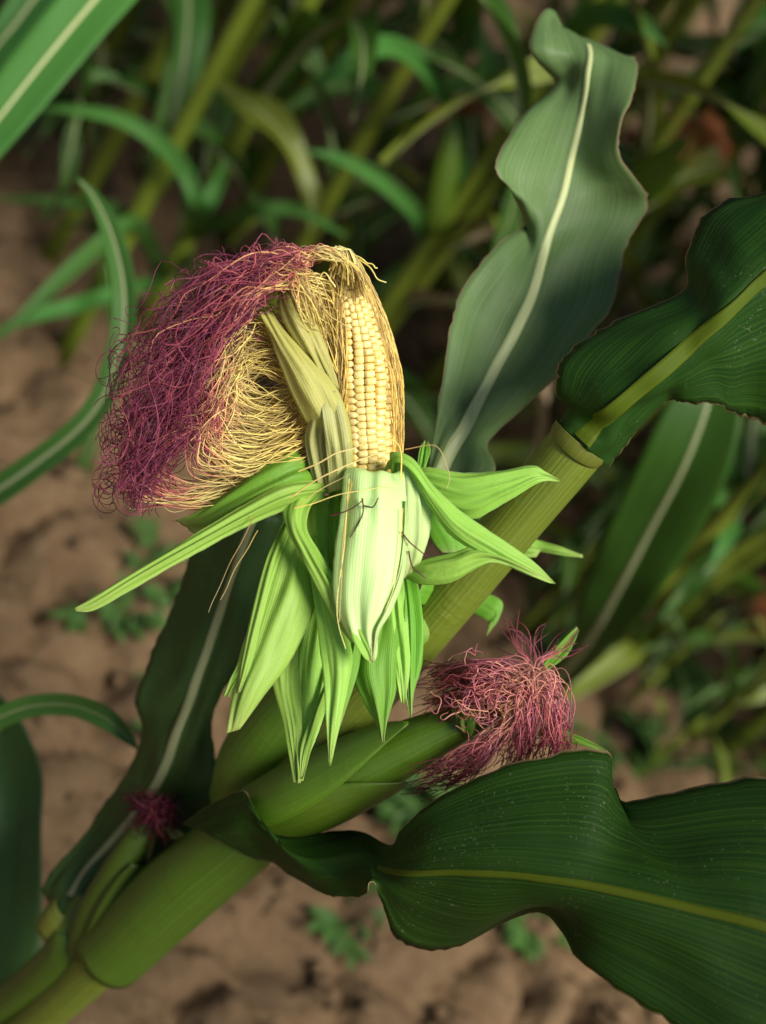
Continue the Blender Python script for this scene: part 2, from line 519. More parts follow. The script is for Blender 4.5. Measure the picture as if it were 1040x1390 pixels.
def tube_data(pts, radii, ns=12, cap=True, twist=0.0, groove=0.0, ell=1.0):
    pts, T, fr = frames(pts)
    V, F, uv, al = [], [], [], []
    L = 0
    for i, p in enumerate(pts):
        if i:
            L += (p - pts[i - 1]).length
        a, b = fr[i]
        for k in range(ns + 1):
            th = 2 * math.pi * k / ns + twist * L
            r = radii[i] * (1 + groove * math.cos(th * 9))
            V.append(p + a * (r * math.cos(th)) + b * (r * ell * math.sin(th)))
            uv.append((k / ns, L))
            al.append(i / (len(pts) - 1))
    w = ns + 1
    for i in range(len(pts) - 1):
        for k in range(ns):
            F.append((i * w + k, i * w + k + 1, (i + 1) * w + k + 1, (i + 1) * w + k))
    if cap:
        for i, flip in ((0, True), (len(pts) - 1, False)):
            c_ = len(V)
            V.append(pts[i]); uv.append((0.5, 0)); al.append(0)
            for k in range(ns):
                f = (i * w + k, i * w + k + 1, c_)
                F.append(f[::-1] if flip else f)
    return V, F, uv, al


def tube(name, pts, radii, mat, parent, ns=16, n=None, **kw):
    kind = kw.pop('kind', None)
    if n:
        q = resample(np.column_stack([np.array([list(p) for p in pts]), radii]), n)
        pts, radii = [Vector(x[:3]) for x in q], [x[3] for x in q]
    V, F, uv, al = tube_data(pts, radii, ns, **kw)
    return make_obj(name, V, F, mat, parent, uv, {'along': al}, kind=kind)


def midrib(leaf_grid, mat, parent, w0, w1, i0=0, i1=None, lift=0.0003, height=0.35, col=None):
    """half-round rib along the middle of a leaf grid, standing on its camera side"""
    _, G, N, L = leaf_grid
    nv, nu, _ = G.shape
    i1 = nv if i1 is None else i1
    c = nu // 2 if col is None else col
    V, F, uv, al = [], [], [], []
    ks = 7
    cnt = i1 - i0
    for q, i in enumerate(range(i0, i1)):
        t = q / (cnt - 1)
        w = w0 * (1 - t) + w1 * t
        p = Vector(G[i, c]); nn = Vector(N[i, c])
        s = Vector(G[i, c + 1] - G[i, c - 1]).normalized()
        for k in range(ks):
            a = math.pi * k / (ks - 1)
            V.append(p + s * (-math.cos(a) * w) + nn * (lift + math.sin(a) * w * height - (0.0006 if k in (0, ks - 1) else 0)))
            uv.append((k / (ks - 1), L[i])); al.append(t)
    for q in range(cnt - 1):
        for k in range(ks - 1):
            a = q * ks + k
            F.append((a, a + 1, a + ks + 1, a + ks))
        F.append((q * ks, q * ks + ks, q * ks + 2 * ks - 1, q * ks + ks - 1))
    return make_obj('midrib', V, F, mat, parent, uv, {'along': al})


class Strands:
    """many silk threads in one mesh (nobody could count them)"""

    def __init__(self):
        self.V, self.F, self.al, self.rd = [], [], [], []

    def add(self, pts, r0, r1, a0=0.0, a1=1.0, ns=3):
        pts, T, fr = frames(pts)
        b = len(self.V)
        n = len(pts)
        rv = rnd.random()
        for i, p in enumerate(pts):
            t = i / (n - 1)
            r = r0 + (r1 - r0) * t
            A, B = fr[i]
            for k in range(ns):
                th = 2 * math.pi * k / ns
                self.V.append(p + A * (r * math.cos(th)) + B * (r * math.sin(th)))
                self.al.append(a0 + (a1 - a0) * t)
                self.rd.append(rv)
        for i in range(n - 1):
            for k in range(ns):
                k2 = (k + 1) % ns
                self.F.append((b + i * ns + k, b + i * ns + k2, b + (i + 1) * ns + k2, b + (i + 1) * ns + k))

    def build(self, name, mat, parent, kind='stuff'):
        return make_obj(name, self.V, self.F, mat, parent, None, {'along': self.al, 'rand': self.rd}, kind=kind)


def strand_path(way, n, wig=0.0, freq=3.0, curl=None):
    """way: pixel way points (px,py,d) -> n world points with smooth random wiggle (pixels) growing along the thread"""
    q = resample(way, n)
    s1, s2, s3 = rnd.uniform(0, 99), rnd.uniform(0, 99), rnd.uniform(0, 99)
    out = []
    for i, (x, y, d) in enumerate(q):
        t = i / (n - 1)
        w = wig(t) if callable(wig) else wig * t
        x += w * noise.noise(Vector((t * freq, s1, 0))) * 2
        y += w * noise.noise(Vector((t * freq, s2, 5))) * 2
        d += w * noise.noise(Vector((t * freq, s3, 9))) * 2 * 0.0004
        if curl and t > curl[2]:
            f = (t - curl[2]) / (1 - curl[2])
            a = s1 + f * curl[1] * 6.283
            r = curl[0] * min(1, f * 3)
            x += r * math.cos(a)
            y += r * math.sin(a)
            d += r * .0004 * math.sin(a * .8 + s2)
        out.append(P(x, y, d))
    return out


# ================================================================== GROUND
def worley_height(X, Y, cell, seed):
    """cracked clods: 0 in the cracks, up to 1 on the clod tops"""
    ix, iy = np.floor(X / cell).astype(int), np.floor(Y / cell).astype(int)
    f1 = np.full(X.shape, 9.0); f2 = np.full(X.shape, 9.0); hid = np.zeros(X.shape)
    for dx in (-1, 0, 1):
        for dy in (-1, 0, 1):
            cx, cy = ix + dx, iy + dy
            h = np.sin(cx * 127.1 + cy * 311.7 + seed) * 43758.5453
            h2 = np.sin(cx * 269.5 + cy * 183.3 + seed) * 43758.5453
            h3 = np.sin(cx * 419.2 + cy * 371.9 + seed) * 43758.5453
            px_, py_ = (cx + h - np.floor(h)) * cell, (cy + h2 - np.floor(h2)) * cell
            d = np.hypot(X - px_, Y - py_) / cell
            m1 = d < f1
            f2 = np.where(m1, f1, np.minimum(f2, d))
            hid = np.where(m1, h3 - np.floor(h3), hid)
            f1 = np.where(m1, d, f1)
    e = np.clip((f2 - f1 - .03) / 0.24, 0, 1)
    return (e ** 0.6) * (0.55 + 0.45 * hid), hid


def ground_z(X, Y):
    fade = np.clip(1.2 - np.hypot(X, Y - 1.0) / 4.5, 0, 1)
    h1, _ = worley_height(X + 0.02 * np.sin(Y * 31), Y + 0.02 * np.sin(X * 27), 0.125, 1.0)
    h2, _ = worley_height(X + 0.007 * np.sin(Y * 80), Y, 0.034, 5.0)
    return fade * (0.055 * h1 + 0.013 * h2 + 0.008 * np.sin(X * 6 + 1) * np.sin(Y * 5)) - 0.04


def build_ground():
    xs = np.concatenate([[-60, -30, -12, -6], np.arange(-3.2, -1.7, 0.05), np.arange(-1.7, 1.7, 0.0125), np.arange(1.7, 3.2, .05), [3.2, 6, 12, 30, 60]])
    ys = np.concatenate([[-60, -30, -10, -3, -1], np.arange(-0.4, 0.4, .05), np.arange(0.4, 2.4, 0.0125), np.arange(2.4, 5, 0.06), [5, 8, 14, 30, 60]])
    X, Y = np.meshgrid(xs, ys)
    Z = ground_z(X, Y)
    V = np.stack([X, Y, Z], -1).reshape(-1, 3)
    nx, ny = len(xs), len(ys)
    F = [(i * nx + j, i * nx + j + 1, (i + 1) * nx + j + 1, (i + 1) * nx + j) for i in range(ny - 1) for j in range(nx - 1)]
    make_obj('ground', V.tolist(), F, M['soil'], kind='structure')
    # loose crumbs and clods lying on it
    V, F = [], []
    ico = [(0, 0, 1), (.894, 0, .447), (.276, .851, .447), (-.724, .526, .447), (-.724, -.526, .447), (.276, -.851, .447),
           (.724, .526, -.447), (-.276, .851, -.447), (-.894, 0, -.447), (-.276, -.851, -.447), (.724, -.526, -.447), (0, 0, -1)]
    fc = [(0, 1, 2), (0, 2, 3), (0, 3, 4), (0, 4, 5), (0, 5, 1), (1, 6, 2), (2, 7, 3), (3, 8, 4), (4, 9, 5), (5, 10, 1),
          (2, 6, 7), (3, 7, 8), (4, 8, 9), (5, 9, 10), (1, 10, 6), (7, 6, 11), (8, 7, 11), (9, 8, 11), (10, 9, 11), (6, 10, 11)]
    for k in range(5200):
        x, y = rnd.uniform(-1.5, 1.5), rnd.uniform(0.5, 2.5)
        r = 0.003 + 0.014 * rnd.random() ** 4
        z = float(ground_z(np.array([x]), np.array([y]))[0]) + r * 0.25
        b = len(V)
        sx, sy, sz = (r * rnd.uniform(.7, 1.3) for _ in range(3))
        a = rnd.uniform(0, 6.28)
        for (u, v, w) in ico:
            j = rnd.uniform(.6, 1.25)
            xx, yy = u * sx * j, v * sy * j
            V.append((x + xx * math.cos(a) - yy * math.sin(a), y + xx * math.sin(a) + yy * math.cos(a), z + w * sz * .5 * j))
        F += [tuple(b + q for q in f) for f in fc]
    o = make_obj('soil_clods', V, F, M['soil'], kind='stuff')
    o['label'] = 'loose dry brown soil clods scattered over the cracked ground'
    o['category'] = 'soil'


build_ground()


def gz(x, y):
    return float(ground_z(np.array([x]), np.array([y]))[0])


# ================================================================== MAIN PLANT
stalk_px = [(170, 1275, .960, 36), (250, 1195, .930, 36), (335, 1125, .900, 36), (420, 1035, .872, 36), (520, 920, .845, 36), (612, 812, .822, 37),
            (700, 706, .802, 38.5), (795, 592, .780, 40)]
bottom = P(*stalk_px[0][:3])
root = Vector((bottom.x - 0.03, bottom.y + 0.02, gz(bottom.x - .03, bottom.y + .02) - 0.015))
plant = empty('maize_plant', root, 'green maize plant bearing the peeled yellow ear and a pink-silked closed ear', 'maize plant')


def prad(r, d):
    return r * d / FPX


pts = [root, root.lerp(bottom, .33) + Vector((0, -.004, 0)), root.lerp(bottom, .66)] + [P(*s[:3]) for s in stalk_px]
rad = [0.017, 0.016, 0.016] + [prad(s[3], s[2]) for s in stalk_px]
top_px = [(806, 580, .785, 29), (830, 557, .788, 22), (900, 500, .785, 20), (1010, 395, .775, 25), (1160, 230, .775, 23)]
pts += [P(*s[:3]) for s in top_px]
rad += [prad(s[3], s[2]) for s in top_px]
tp = pts[-1]
pts += [tp + Vector((0.02, 0.03, 0.2)), tp + Vector((0.03, 0.05, 0.45))]
rad += [0.007, 0.004]
stalk = tube('stalk', pts, rad, M['stalk'], plant, ns=28, n=220)

# brace roots at the foot
for k in range(6):
    a = k * 1.05
    b0 = root + Vector((0, 0, 0.07))
    e = root + Vector((math.cos(a) * .06, math.sin(a) * .06, 0.0))
    tube('brace_root', [b0, b0.lerp(e, .6) + Vector((0, 0, .018)), e], [.004, .0035, .002], M['stalk'], plant, ns=6)


def open_tube(name, specs, mat, parent, a0, a1, n=40, ns=20, wrap_px=True):
    """sheath: part of a tube round the pixel path, specs (px,py,d,rpx); angles measured from the camera side"""
    q = resample(specs, n)
    C = [P(*s[:3]) for s in q]
    G = []
    for i in range(n):
        t = (C[min(i + 1, n - 1)] - C[max(i - 1, 0)]).normalized()
        view = (CAM_P - C[i]).normalized()
        f = (view - t * view.dot(t)).normalized()
        s = t.cross(f)
        r = prad(q[i][3], q[i][2])
        tt = i / (n - 1)
        row = []
        for k in range(ns):
            A0 = a0(tt) if callable(a0) else a0
            A1 = a1(tt) if callable(a1) else a1
            th = A0 + (A1 - A0) * k / (ns - 1)
            row.append(list(C[i] + f * (r * math.cos(th)) + s * (r * math.sin(th))))
        G.append(row)
    return grid_mesh(name, np.array(G), mat, parent, thick=.0007)[0]


# sheath of the lower leaf (wraps the stalk at the lower left)
open_tube('leaf_sheath', [(150, 1295, .975, 50), (235, 1215, .935, 53), (320, 1145, .905, 51), (352, 1118, .895, 46)],
          M['sheath'], plant, -2.7, 2.7, ns=30)
# sheath of the middle leaf, swollen by the shank inside it
open_tube('leaf_sheath', [(322, 1090, .92, 40), (352, 1040, .905, 58), (400, 975, .885, 60), (470, 890, .86, 50), (540, 805, .84, 46)],
          M['ear_husk'], plant, -2.6, 2.2, ns=28)

# ---- upper broad leaf behind the ear
UL = [((548, 760, .83), (556, 750, .825), (566, 745, .83)),
      ((570, 690, .835), (580, 680, .835), (612, 690, .84)),
      ((588, 600, .845), (606, 622, .845), (671, 640, .85)),
      ((593, 560, .848), (628, 580, .852), (664, 602, .872)),
      ((597, 521, .848), (650, 540, .858), (712, 558, .882)),
      ((611, 452, .850), (680, 485, .866), (757, 508, .880)),
      ((629, 392, .862), (703, 440, .872), (800, 455, .876)),
      ((680, 328, .876), (722, 400, .878), (832, 412, .880)),
      ((715, 302, .900), (738, 345, .884), (850, 335, .905)),
      ((694, 258, .870), (755, 295, .888), (879, 285, .915)),
      ((675, 231, .862), (766, 255, .892), (868, 247, .890)),
      ((685, 195, .872), (777, 210, .895), (841, 206, .872)),
      ((715, 150, .900), (787, 165, .900), (846, 165, .872)),
      ((757, 110, .930), (797, 110, .905), (860, 120, .885)),
      ((719, 67, .905), (799, 68, .910), (867, 88, .912)),
      ((745, 10, .925), (770, 42, .935), (858, 80, .935)),
      ((765, 50, .975), (800, 85, .985), (850, 105, .985))]
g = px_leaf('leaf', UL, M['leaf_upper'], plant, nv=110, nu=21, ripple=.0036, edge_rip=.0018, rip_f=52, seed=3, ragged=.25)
midrib(g, M['midrib_pale'], g[0], .0052, .0016, 8, 97, height=.45)

# ---- right dark leaf with its collar
RL = [((759, 580, .780), (788, 598, .7625), (822, 612, .784)),
      ((757, 560, .776), (803, 581, .7575), (836, 602, .779)),
      ((757, 530, .770), (834, 556, .748), (862, 584, .772)),
      ((768, 482, .770), (878, 520, .742), (905, 553, .770)),
      ((828, 431, .765), (925, 480, .740), (925, 541, .768)),
      ((925, 398, .765), (955, 452, .738), (972, 542, .775)),
      ((938, 345, .770), (1000, 415, .735), (1000, 566, .790)),
      ((975, 279, .770), (1060, 360, .735), (1070, 572, .800)),
      ((1100, 225, .765), (1170, 275, .735), (1210, 490, .79)),
      ((1260, 160, .76), (1310, 200, .74), (1340, 330, .76)),
      ((1400, 190, .76), (1420, 230, .75), (1420, 260, .755))]
def arc_row(cx, cy, d, r, h=1.0):
    return tuple((cx + .77 * r * sn, cy + .64 * r * sn, d - prad(r, d) * cs * h) for sn, cs in ((-1, .0), (-.72, .70), (0, 1), (.72, .70), (1, .0)))


RL = [arc_row(787, 600, .7795, 42.5), arc_row(795, 591, .7785, 43.5), arc_row(806, 579, .776, 45, .95)] + \
     [tuple(tuple(cr(r, q)) for q in (0, .5, 1, 1.5, 2)) for r in RL[2:]]
g = px_leaf('leaf', RL, M['leaf_shaded'], plant, nv=110, nu=19, ripple=.004, edge_rip=.0035, rip_f=75, seed=5, ragged=.45)
midrib(g, M['midrib_yellow'], g[0], .0066, .0028, 3, 100, height=.12)
open_tube('collar', [(781, 607, .7815, 40.6), (786, 601, .780, 42.6), (789, 597.5, .7795, 43.2)], M['collar'], plant, -2.5, 2.5, n=8, ns=24)

# ---- lower leaf: collar, twist, then the broad blade to the right
LL = [((249, 1119, .895), (290, 1136, .862), (346, 1169, .872)),
      ((272, 1098, .878), (312, 1126, .850), (358, 1171, .866)),
      ((303, 1082, .858), (334, 1120, .842), (374, 1174, .860)),
      ((333, 1075, .842), (358, 1128, .832), (396, 1190, .845)),
      ((344, 1108, .836), (392, 1158, .820), (440, 1211, .825)),
      ((372, 1136, .836), (420, 1168, .816), (462, 1216, .812)),
      ((409, 1138, .845), (450, 1170, .812), (488, 1218, .800)),
      ((485, 1128, .838), (498, 1165, .800), (500, 1207, .775)),
      ((528, 1146, .800), (514, 1178, .786), (506, 1200, .775)),
      ((542, 1126, .780), (550, 1185, .765), (518, 1222, .780)),
      ((600, 1080, .770), (610, 1184, .750), (543, 1276, .795)),
      ((690, 1040, .765), (680, 1187, .738), (620, 1286, .805)),
      ((820, 1018, .765), (765, 1196, .728), (732, 1240, .775)),
      ((838, 1062, .780), (850, 1212, .718), (790, 1302, .735)),
      ((855, 1086, .765), (940, 1233, .708), (880, 1370, .715)),
      ((1040, 1054, .740), (1050, 1262, .698), (1010, 1450, .70)),
      ((1180, 1100, .72), (1200, 1320, .69), (1180, 1480, .69)),
      ((1350, 1350, .70), (1350, 1420, .69), (1340, 1470, .69))]
g = px_leaf('leaf', LL, M['leaf_shaded'], plant, nv=150, nu=23, ripple=.003, edge_rip=.0012, rip_f=50, seed=9, ragged=.4)
midrib(g, M['midrib_yellow'], g[0], .0018, .0030, 70, 142, height=.3)

# ---- second, unpeeled ear in the axil of the lower leaf
ear2 = tube('unpeeled_ear', [P(345, 1112, .875), P(400, 1092, .858), P(470, 1055, .842), P(545, 1018, .83), P(600, 992, .822), P(655, 968, .815), P(690, 955, .812)],
            [prad(38, .87), prad(49, .86), prad(51, .845), prad(44, .83), prad(35, .82), prad(24, .815), prad(9, .81)], M['ear_husk'], plant, ns=26, n=50, ell=.85)
for pr, sp in (((-2.2, 0.35), [(352, 1108, .868, 45), (420, 1080, .848, 54), (500, 1040, .832, 50), (575, 1004, .82, 38)]),
               ((-.2, 2.4), [(360, 1106, .868, 44), (430, 1074, .846, 53), (490, 1045, .835, 51), (540, 1021, .828, 45)])):
    a0, a1 = pr
    open_tube('husk_leaf', sp, M['ear_husk'], ear2, (lambda t, a=a0, b=a1: a + (b - a) * .5 * t ** 3), (lambda t, a=a0, b=a1: b - (b - a) * .45 * t ** 3), n=30, ns=14)
# green husk tips sticking out of the tuft
husk([(612, 962, 650, 972, .803, .003), (618, 972, 646, 980, .800, .004), (622, 985, 640, 1000, .801, .002)], M['ear_husk'], ear2, 'husk_tip', ragged=1.0, ripple=.003, rip_f=90)
husk([(616, 955, 640, 950, .806, .002), (614, 975, 630, 985, .803, .003), (632, 992, 642, 1006, .804, .001)], M['ear_husk'], ear2, 'husk_tip', ragged=1.0)
husk([(735, 900, 742, 912, .818, .001), (755, 872, 770, 888, .82, .002), (782, 850, 786, 855, .822, 0)], M['husk_green'], ear2, 'husk_tip', edge_rip=.0004)
husk([(735, 985, 730, 998, .812, .001), (775, 994, 768, 1006, .808, .002), (825, 1019, 824, 1022, .806, 0)], M['husk_green'], ear2, 'husk_tip', edge_rip=.0004)
S = Strands()
for k in range(400):
    a = rnd.random()
    sx, sy = 668 + rnd.uniform(-22, 25), 962 + rnd.uniform(-22, 22)
    d0 = .808 + rnd.uniform(-.018, .008)
    mode = rnd.random()
    if mode < .40:      # over the top to the left
        w = rnd.random()
        end = (575 + rnd.uniform(-5, 60), 905 + 70 * w)
        way = [(715 + rnd.uniform(-25, 20), 950 + rnd.uniform(-20, 40), d0), (700 + rnd.uniform(-20, 20), 905 + 30 * w, d0 - .008), (645, 900 + 45 * w, d0 - .006), (*end, d0 + .01)]
    elif mode < .72:    # falling down right side
        w = rnd.random()
        way = [(690 + rnd.uniform(-25, 25), 945 + rnd.uniform(-25, 25), d0 - .005), (700 + 55 * w, 930 + rnd.uniform(-25, 20), d0 - .012), (695 + 75 * w, 985, d0 - .012),
               (670 + 95 * w, 1040 + rnd.uniform(-30, 20), d0 - .004)]
    elif mode < .93:    # down left fringe
        w = rnd.random()
        way = [(700 + rnd.uniform(-20, 20), 950 + 20 * w, d0 - .006), (680, 985 + 20 * w, d0 - .006), (630 + 20 * w, 1020 + 25 * w, d0), (555 + 60 * rnd.random(), 1045 + 35 * w, d0 + .012)]
    else:               # strays sticking up and out
        an = rnd.uniform(-.9, 1.3)
        ln = rnd.uniform(40, 85)
        way = [(715, 930, d0), (725 + 10 * an, 895, d0), (720 + math.sin(an) * ln, 905 - math.cos(an) * ln, d0)]
    S.add(strand_path(way, 30, wig=lambda t: 3 + 11 * t, freq=rnd.uniform(2, 5) if mode < .93 else 2, curl=(rnd.uniform(1, 7), rnd.choice((-1, 1)) * rnd.uniform(.5, 2), .3) if mode < .93 else None), prad(.95, .8), prad(.65, .8))
for k in range(130):
    cx, cy = 672 + rnd.gauss(0, 26), 950 + rnd.gauss(0, 22)
    a, ln = rnd.uniform(0, 6.28), rnd.uniform(25, 55)
    d0 = .795 + rnd.uniform(-.012, .008)
    way = [(cx, cy, d0), (cx + math.cos(a) * ln * .5, cy + math.sin(a) * ln * .4, d0 - .006), (cx + math.cos(a + .6) * ln, cy + math.sin(a + .6) * ln * .8, d0)]
    S.add(strand_path(way, 22, wig=8, freq=3, curl=(rnd.uniform(2, 9), rnd.choice((-1, 1)) * rnd.uniform(.5, 1.5), .2)), prad(.9, .8), prad(.65, .8), .1, .75)
S.build('silk_tuft', M['silk_pink'], ear2)

# ---- the peeled ear
EB, ET = P(492, 690, .790), P(461, 340, .758)
axis = (ET - EB)
EL = axis.length
ax = axis.normalized()
view = (CAM_P - EB.lerp(ET, .5)).normalized()
front = (view - ax * view.dot(ax)).normalized()
side = ax.cross(front)        # points to image left or right; fixed by test below
if (side.dot(CAM_R @ Vector((1, 0, 0)))) < 0:
    side = -side


def cob_r(t):
    """radius of the kernelled surface, t 0 base .. 1 tip"""
    return 0.0168 * min(1.0, 0.80 + t * 0.9) * (max(0.0, 1 - max(0, t - .52) / .5) ** 0.62 if t > .52 else 1.0) + 0.0012


def bend(t):
    return side * (0.0075 * math.sin(t * math.pi * .95))


cp = [EB + axis * t + bend(t) for t in np.linspace(0, 1, 40)]
ear = tube('ear', [EB - ax * .03] + cp, [.010] + [max(.002, cob_r(t) - .0042) for t in np.linspace(0, 1, 40)], M['cob'], plant, ns=24)
# one kernel mesh shared by all kernels: rounded block, base in the cob
kv, kf = [], []
nl, nm = 5, 8
for i in range(nl + 1):
    ph = math.pi * .5 * (1 - i / nl) if i else math.pi * .5
    z = [.92, .90, .72, .3, -.25, -.9][i]
    rr = [0.0, .50, .84, 1.0, 1.0, .80][i]
    if i == 0:
        kv.append((0, 0, z)); continue
    for k in range(nm):
        th = 2 * math.pi * k / nm + math.pi / 8
        cx, sx = math.cos(th), math.sin(th)
        kv.append((math.copysign(abs(cx) ** .45, cx) * rr, math.copysign(abs(sx) ** .45, sx) * rr, z))
for k in range(nm):
    kf.append((0, 1 + k, 1 + (k + 1) % nm))
for i in range(nl - 1):
    for k in range(nm):
        a, b = 1 + i * nm + k, 1 + i * nm + (k + 1) % nm
        kf.append((a, a + nm, b + nm, b))
kme = bpy.data.meshes.new('kernel')
kme.from_pydata(kv, [], kf)
kme.polygons.foreach_set('use_smooth', [True] * len(kme.polygons))
kme.materials.append(M['kernel'])
NROW, NK = 19, 34
backV, backF = [], []
for r in range(NROW):
    for i in range(NK):
        t = .02 + .93 * (i + .5 * (r % 2)) / NK
        th = 2 * math.pi * (r + .5) / NROW + .06 * math.sin(i * .35 + r) + rnd.uniform(-.02, .02)
        dirv = front * math.cos(th) + side * math.sin(th)
        R = cob_r(t)
        c0 = EB + axis * t + bend(t)
        p = c0 + dirv * (R - .0026)
        tang = ax.cross(dirv)
        sw = 2 * math.pi * R / NROW * .5 * 1.05
        sl = EL * .93 / NK * .5 * 1.06
        mt = Matrix((tang * sw * rnd.uniform(.93, 1.03), ax * sl * rnd.uniform(.86, 1.06), dirv * .0032 * rnd.uniform(.8, 1.15))).transposed().to_4x4()
        mt = Matrix.Translation(p) @ mt
        if math.cos(th) > .42:
            o = bpy.data.objects.new('kernel', kme)
            COL.objects.link(o)
            o.parent = ear
            o.matrix_parent_inverse = Matrix()
            o.matrix_world = mt
        else:
            b = len(backV)
            backV += [mt @ Vector(v) for v in kv]
            backF += [tuple(b + q for q in f) for f in kf]
make_obj('kernels', backV, backF, M['kernel'], ear, kind='stuff')
# shank joining the ear to the stalk
tube('shank', [P(492, 700, .79), P(505, 780, .80), P(545, 850, .815), P(580, 848, .826)], [.011, .012, .012, .010], M['husk_green'], plant, ns=16, n=16)

# ---- silk of the peeled ear
S1, S2 = Strands(), Strands()
red_lanes = np.array([[(392, 347), (338, 356), (282, 378), (232, 418), (184, 462), (166, 520), (160, 570)],
                      [(385, 356), (335, 385), (290, 430), (240, 480), (195, 540), (175, 610), (172, 665)],
                      [(372, 370), (334, 408), (302, 455), (270, 522), (240, 588), (212, 642), (196, 686)]], float)


def red_way(w, stop, d):
    """points along the red mass, lane w 0..1, going 'stop' of the way"""
    L_ = [cr(red_lanes[:, k], w * 2) for k in range(7)]
    m_ = max(3, int(round(stop * 7)))
    return [(x + rnd.gauss(0, 5), y + rnd.gauss(0, 5), d + rnd.gauss(0, .005) - .004 * math.sin(i / 6 * 3.1)) for i, (x, y) in enumerate(L_[:m_])]


def wig_red(t):
    return 0.8 + max(0, t - .35) * 42


# A: from the ear tip over the bundle
for k in range(215):
    sx, sy = rnd.uniform(446, 500), 0
    sy = 350 + abs(sx - 458) * .9 + rnd.uniform(0, 24)
    w = min(1, max(0, rnd.gauss(.38, .36)))
    d = .752 + rnd.uniform(-.016, .014)
    way = [(sx, sy, .748 + rnd.uniform(-.006, .01)), (462 + (sx - 462) * .6, 345 + (sy - 345) * .35, .745 + rnd.uniform(-.006, .01)), (440 + rnd.uniform(-8, 8), 341 + rnd.uniform(-7, 12), .748 + rnd.uniform(-.01, .01)), (415, 344 + rnd.uniform(-6, 16), d)] + red_way(w, (.4 + .6 * rnd.random() ** 1.8), d)
    S1.add(strand_path(way, 60, wig=wig_red, freq=rnd.uniform(5, 14), curl=(rnd.uniform(4, 16), rnd.choice((-1, 1)) * rnd.uniform(.8, 2.6), rnd.uniform(.35, .65))), prad(.85, .75), prad(.6, .75), .22, .70 + .30 * rnd.random())
# B: from the left and front kernels up to the bundle
for k in range(200):
    t = rnd.uniform(.12, .8)
    th = rnd.uniform(-1.9, -.55)
    c0 = EB + axis * t + bend(t)
    sp = c0 + (front * math.cos(th) + side * math.sin(th)) * (cob_r(t) + .0006)
    q = CAM_R.transposed() @ (sp - CAM_P)
    spx = (520 + q.x / -q.z * FPX, 695 - q.y / -q.z * FPX, -q.z)
    d = .750 + rnd.uniform(-.014, .014)
    up = max(spx[1] - rnd.uniform(40, 110), 378 + rnd.uniform(0, 25))
    w = min(1, max(0, rnd.gauss(.6, .3)))
    way = [spx, (spx[0] - rnd.uniform(0, 10) - 8 * t, up, spx[2] - .004), (420 + rnd.uniform(-18, 18), max(372, min(up - 12, 430 + rnd.uniform(-50, 10))), d), (395 + rnd.uniform(-14, 8), 372 + rnd.uniform(-16, 22), d)] \
        + red_way(w, (.4 + .6 * rnd.random() ** 1.6), d)[1:]
    S1.add(strand_path(way, 60, wig=wig_red, freq=rnd.uniform(5, 13), curl=(rnd.uniform(3, 12), rnd.choice((-1, 1)) * rnd.uniform(.8, 2.8), rnd.uniform(.45, .7))), prad(.82, .75), prad(.6, .75), .05, .7 + .3 * rnd.random())
# C: sagging arcs from behind the inner husk to the left
for k in range(330):
    w = rnd.random()
    d = .772 + rnd.uniform(-.016, .016)
    x1 = 300 - 40 * w + rnd.gauss(0, 8)
    way = [(425 + rnd.uniform(-6, 12), 500 + 120 * w + rnd.uniform(-10, 10), d + .004), (385, 530 + 105 * w, d), (345 - 15 * w, 528 + 125 * w + rnd.gauss(0, 4), d),
           (x1 + 12, 505 + 130 * w, d - .004), (x1 - 5 + 8 * w, 465 + 130 * w, d - .006)]
    lane = .75 + rnd.uniform(-.25, .25)
    L_ = [cr(red_lanes[:, j], min(2, lane * 2)) for j in range(7)]
    kk = 3 + int(2.6 * w)
    way += [(x + rnd.gauss(0, 6), y + rnd.gauss(0, 6), d - .008) for (x, y) in L_[kk:kk + rnd.choice((1, 1, 2, 3))]]
    way = [(x + rnd.gauss(0, 4), y + rnd.gauss(0, 7), dd) for (x, y, dd) in way]
    S1.add(strand_path(way, 40, wig=lambda t: 3.5 + 16 * max(0, t - .5), freq=rnd.uniform(3, 8)), prad(.8, .76), prad(.6, .76), 0, .66 + .34 * rnd.random())
for k in range(170):
    w = rnd.random()
    d = .765 + rnd.uniform(-.012, .014)
    way = [(418 + rnd.uniform(-8, 8), 470 + 60 * w, d + .006), (385, 440 + 70 * w + rnd.gauss(0, 6), d), (352 - 10 * w, 425 + 85 * w + rnd.gauss(0, 8), d - .002), (322 - 12 * w + rnd.gauss(0, 6), 440 + 90 * w, d - .005),
           (300 + rnd.gauss(0, 10), 470 + 95 * w, d - .008), (278 + rnd.gauss(0, 12), 520 + 80 * w, d - .008)]
    way = [(x + rnd.gauss(0, 5), y + rnd.gauss(0, 8), dd) for (x, y, dd) in way]
    S1.add(strand_path(way, 36, wig=lambda t: 4 + 9 * t, freq=rnd.uniform(3, 7)), prad(.8, .76), prad(.6, .76), 0, .42 + .25 * rnd.random())
# D: lowest pale sweep, ends brownish
for k in range(110):
    w = rnd.random()
    d = .778 + rnd.uniform(-.014, .014)
    way = [(430, 585 + 35 * w, d), (380, 612 + 35 * w, d), (320, 640 + 36 * w, d), (265 - 15 * w, 655 + 32 * w, d - .003), (215 - 20 * w + rnd.gauss(0, 10), 640 + 40 * w + rnd.gauss(0, 8), d - .006), (185 + rnd.gauss(0, 14), 600 + 70 * w, d - .008)]
    S1.add(strand_path(way, 32, wig=lambda t: 1 + 10 * t, freq=rnd.uniform(3, 7)), prad(.8, .77), prad(.6, .77), 0, .5 + .35 * rnd.random())
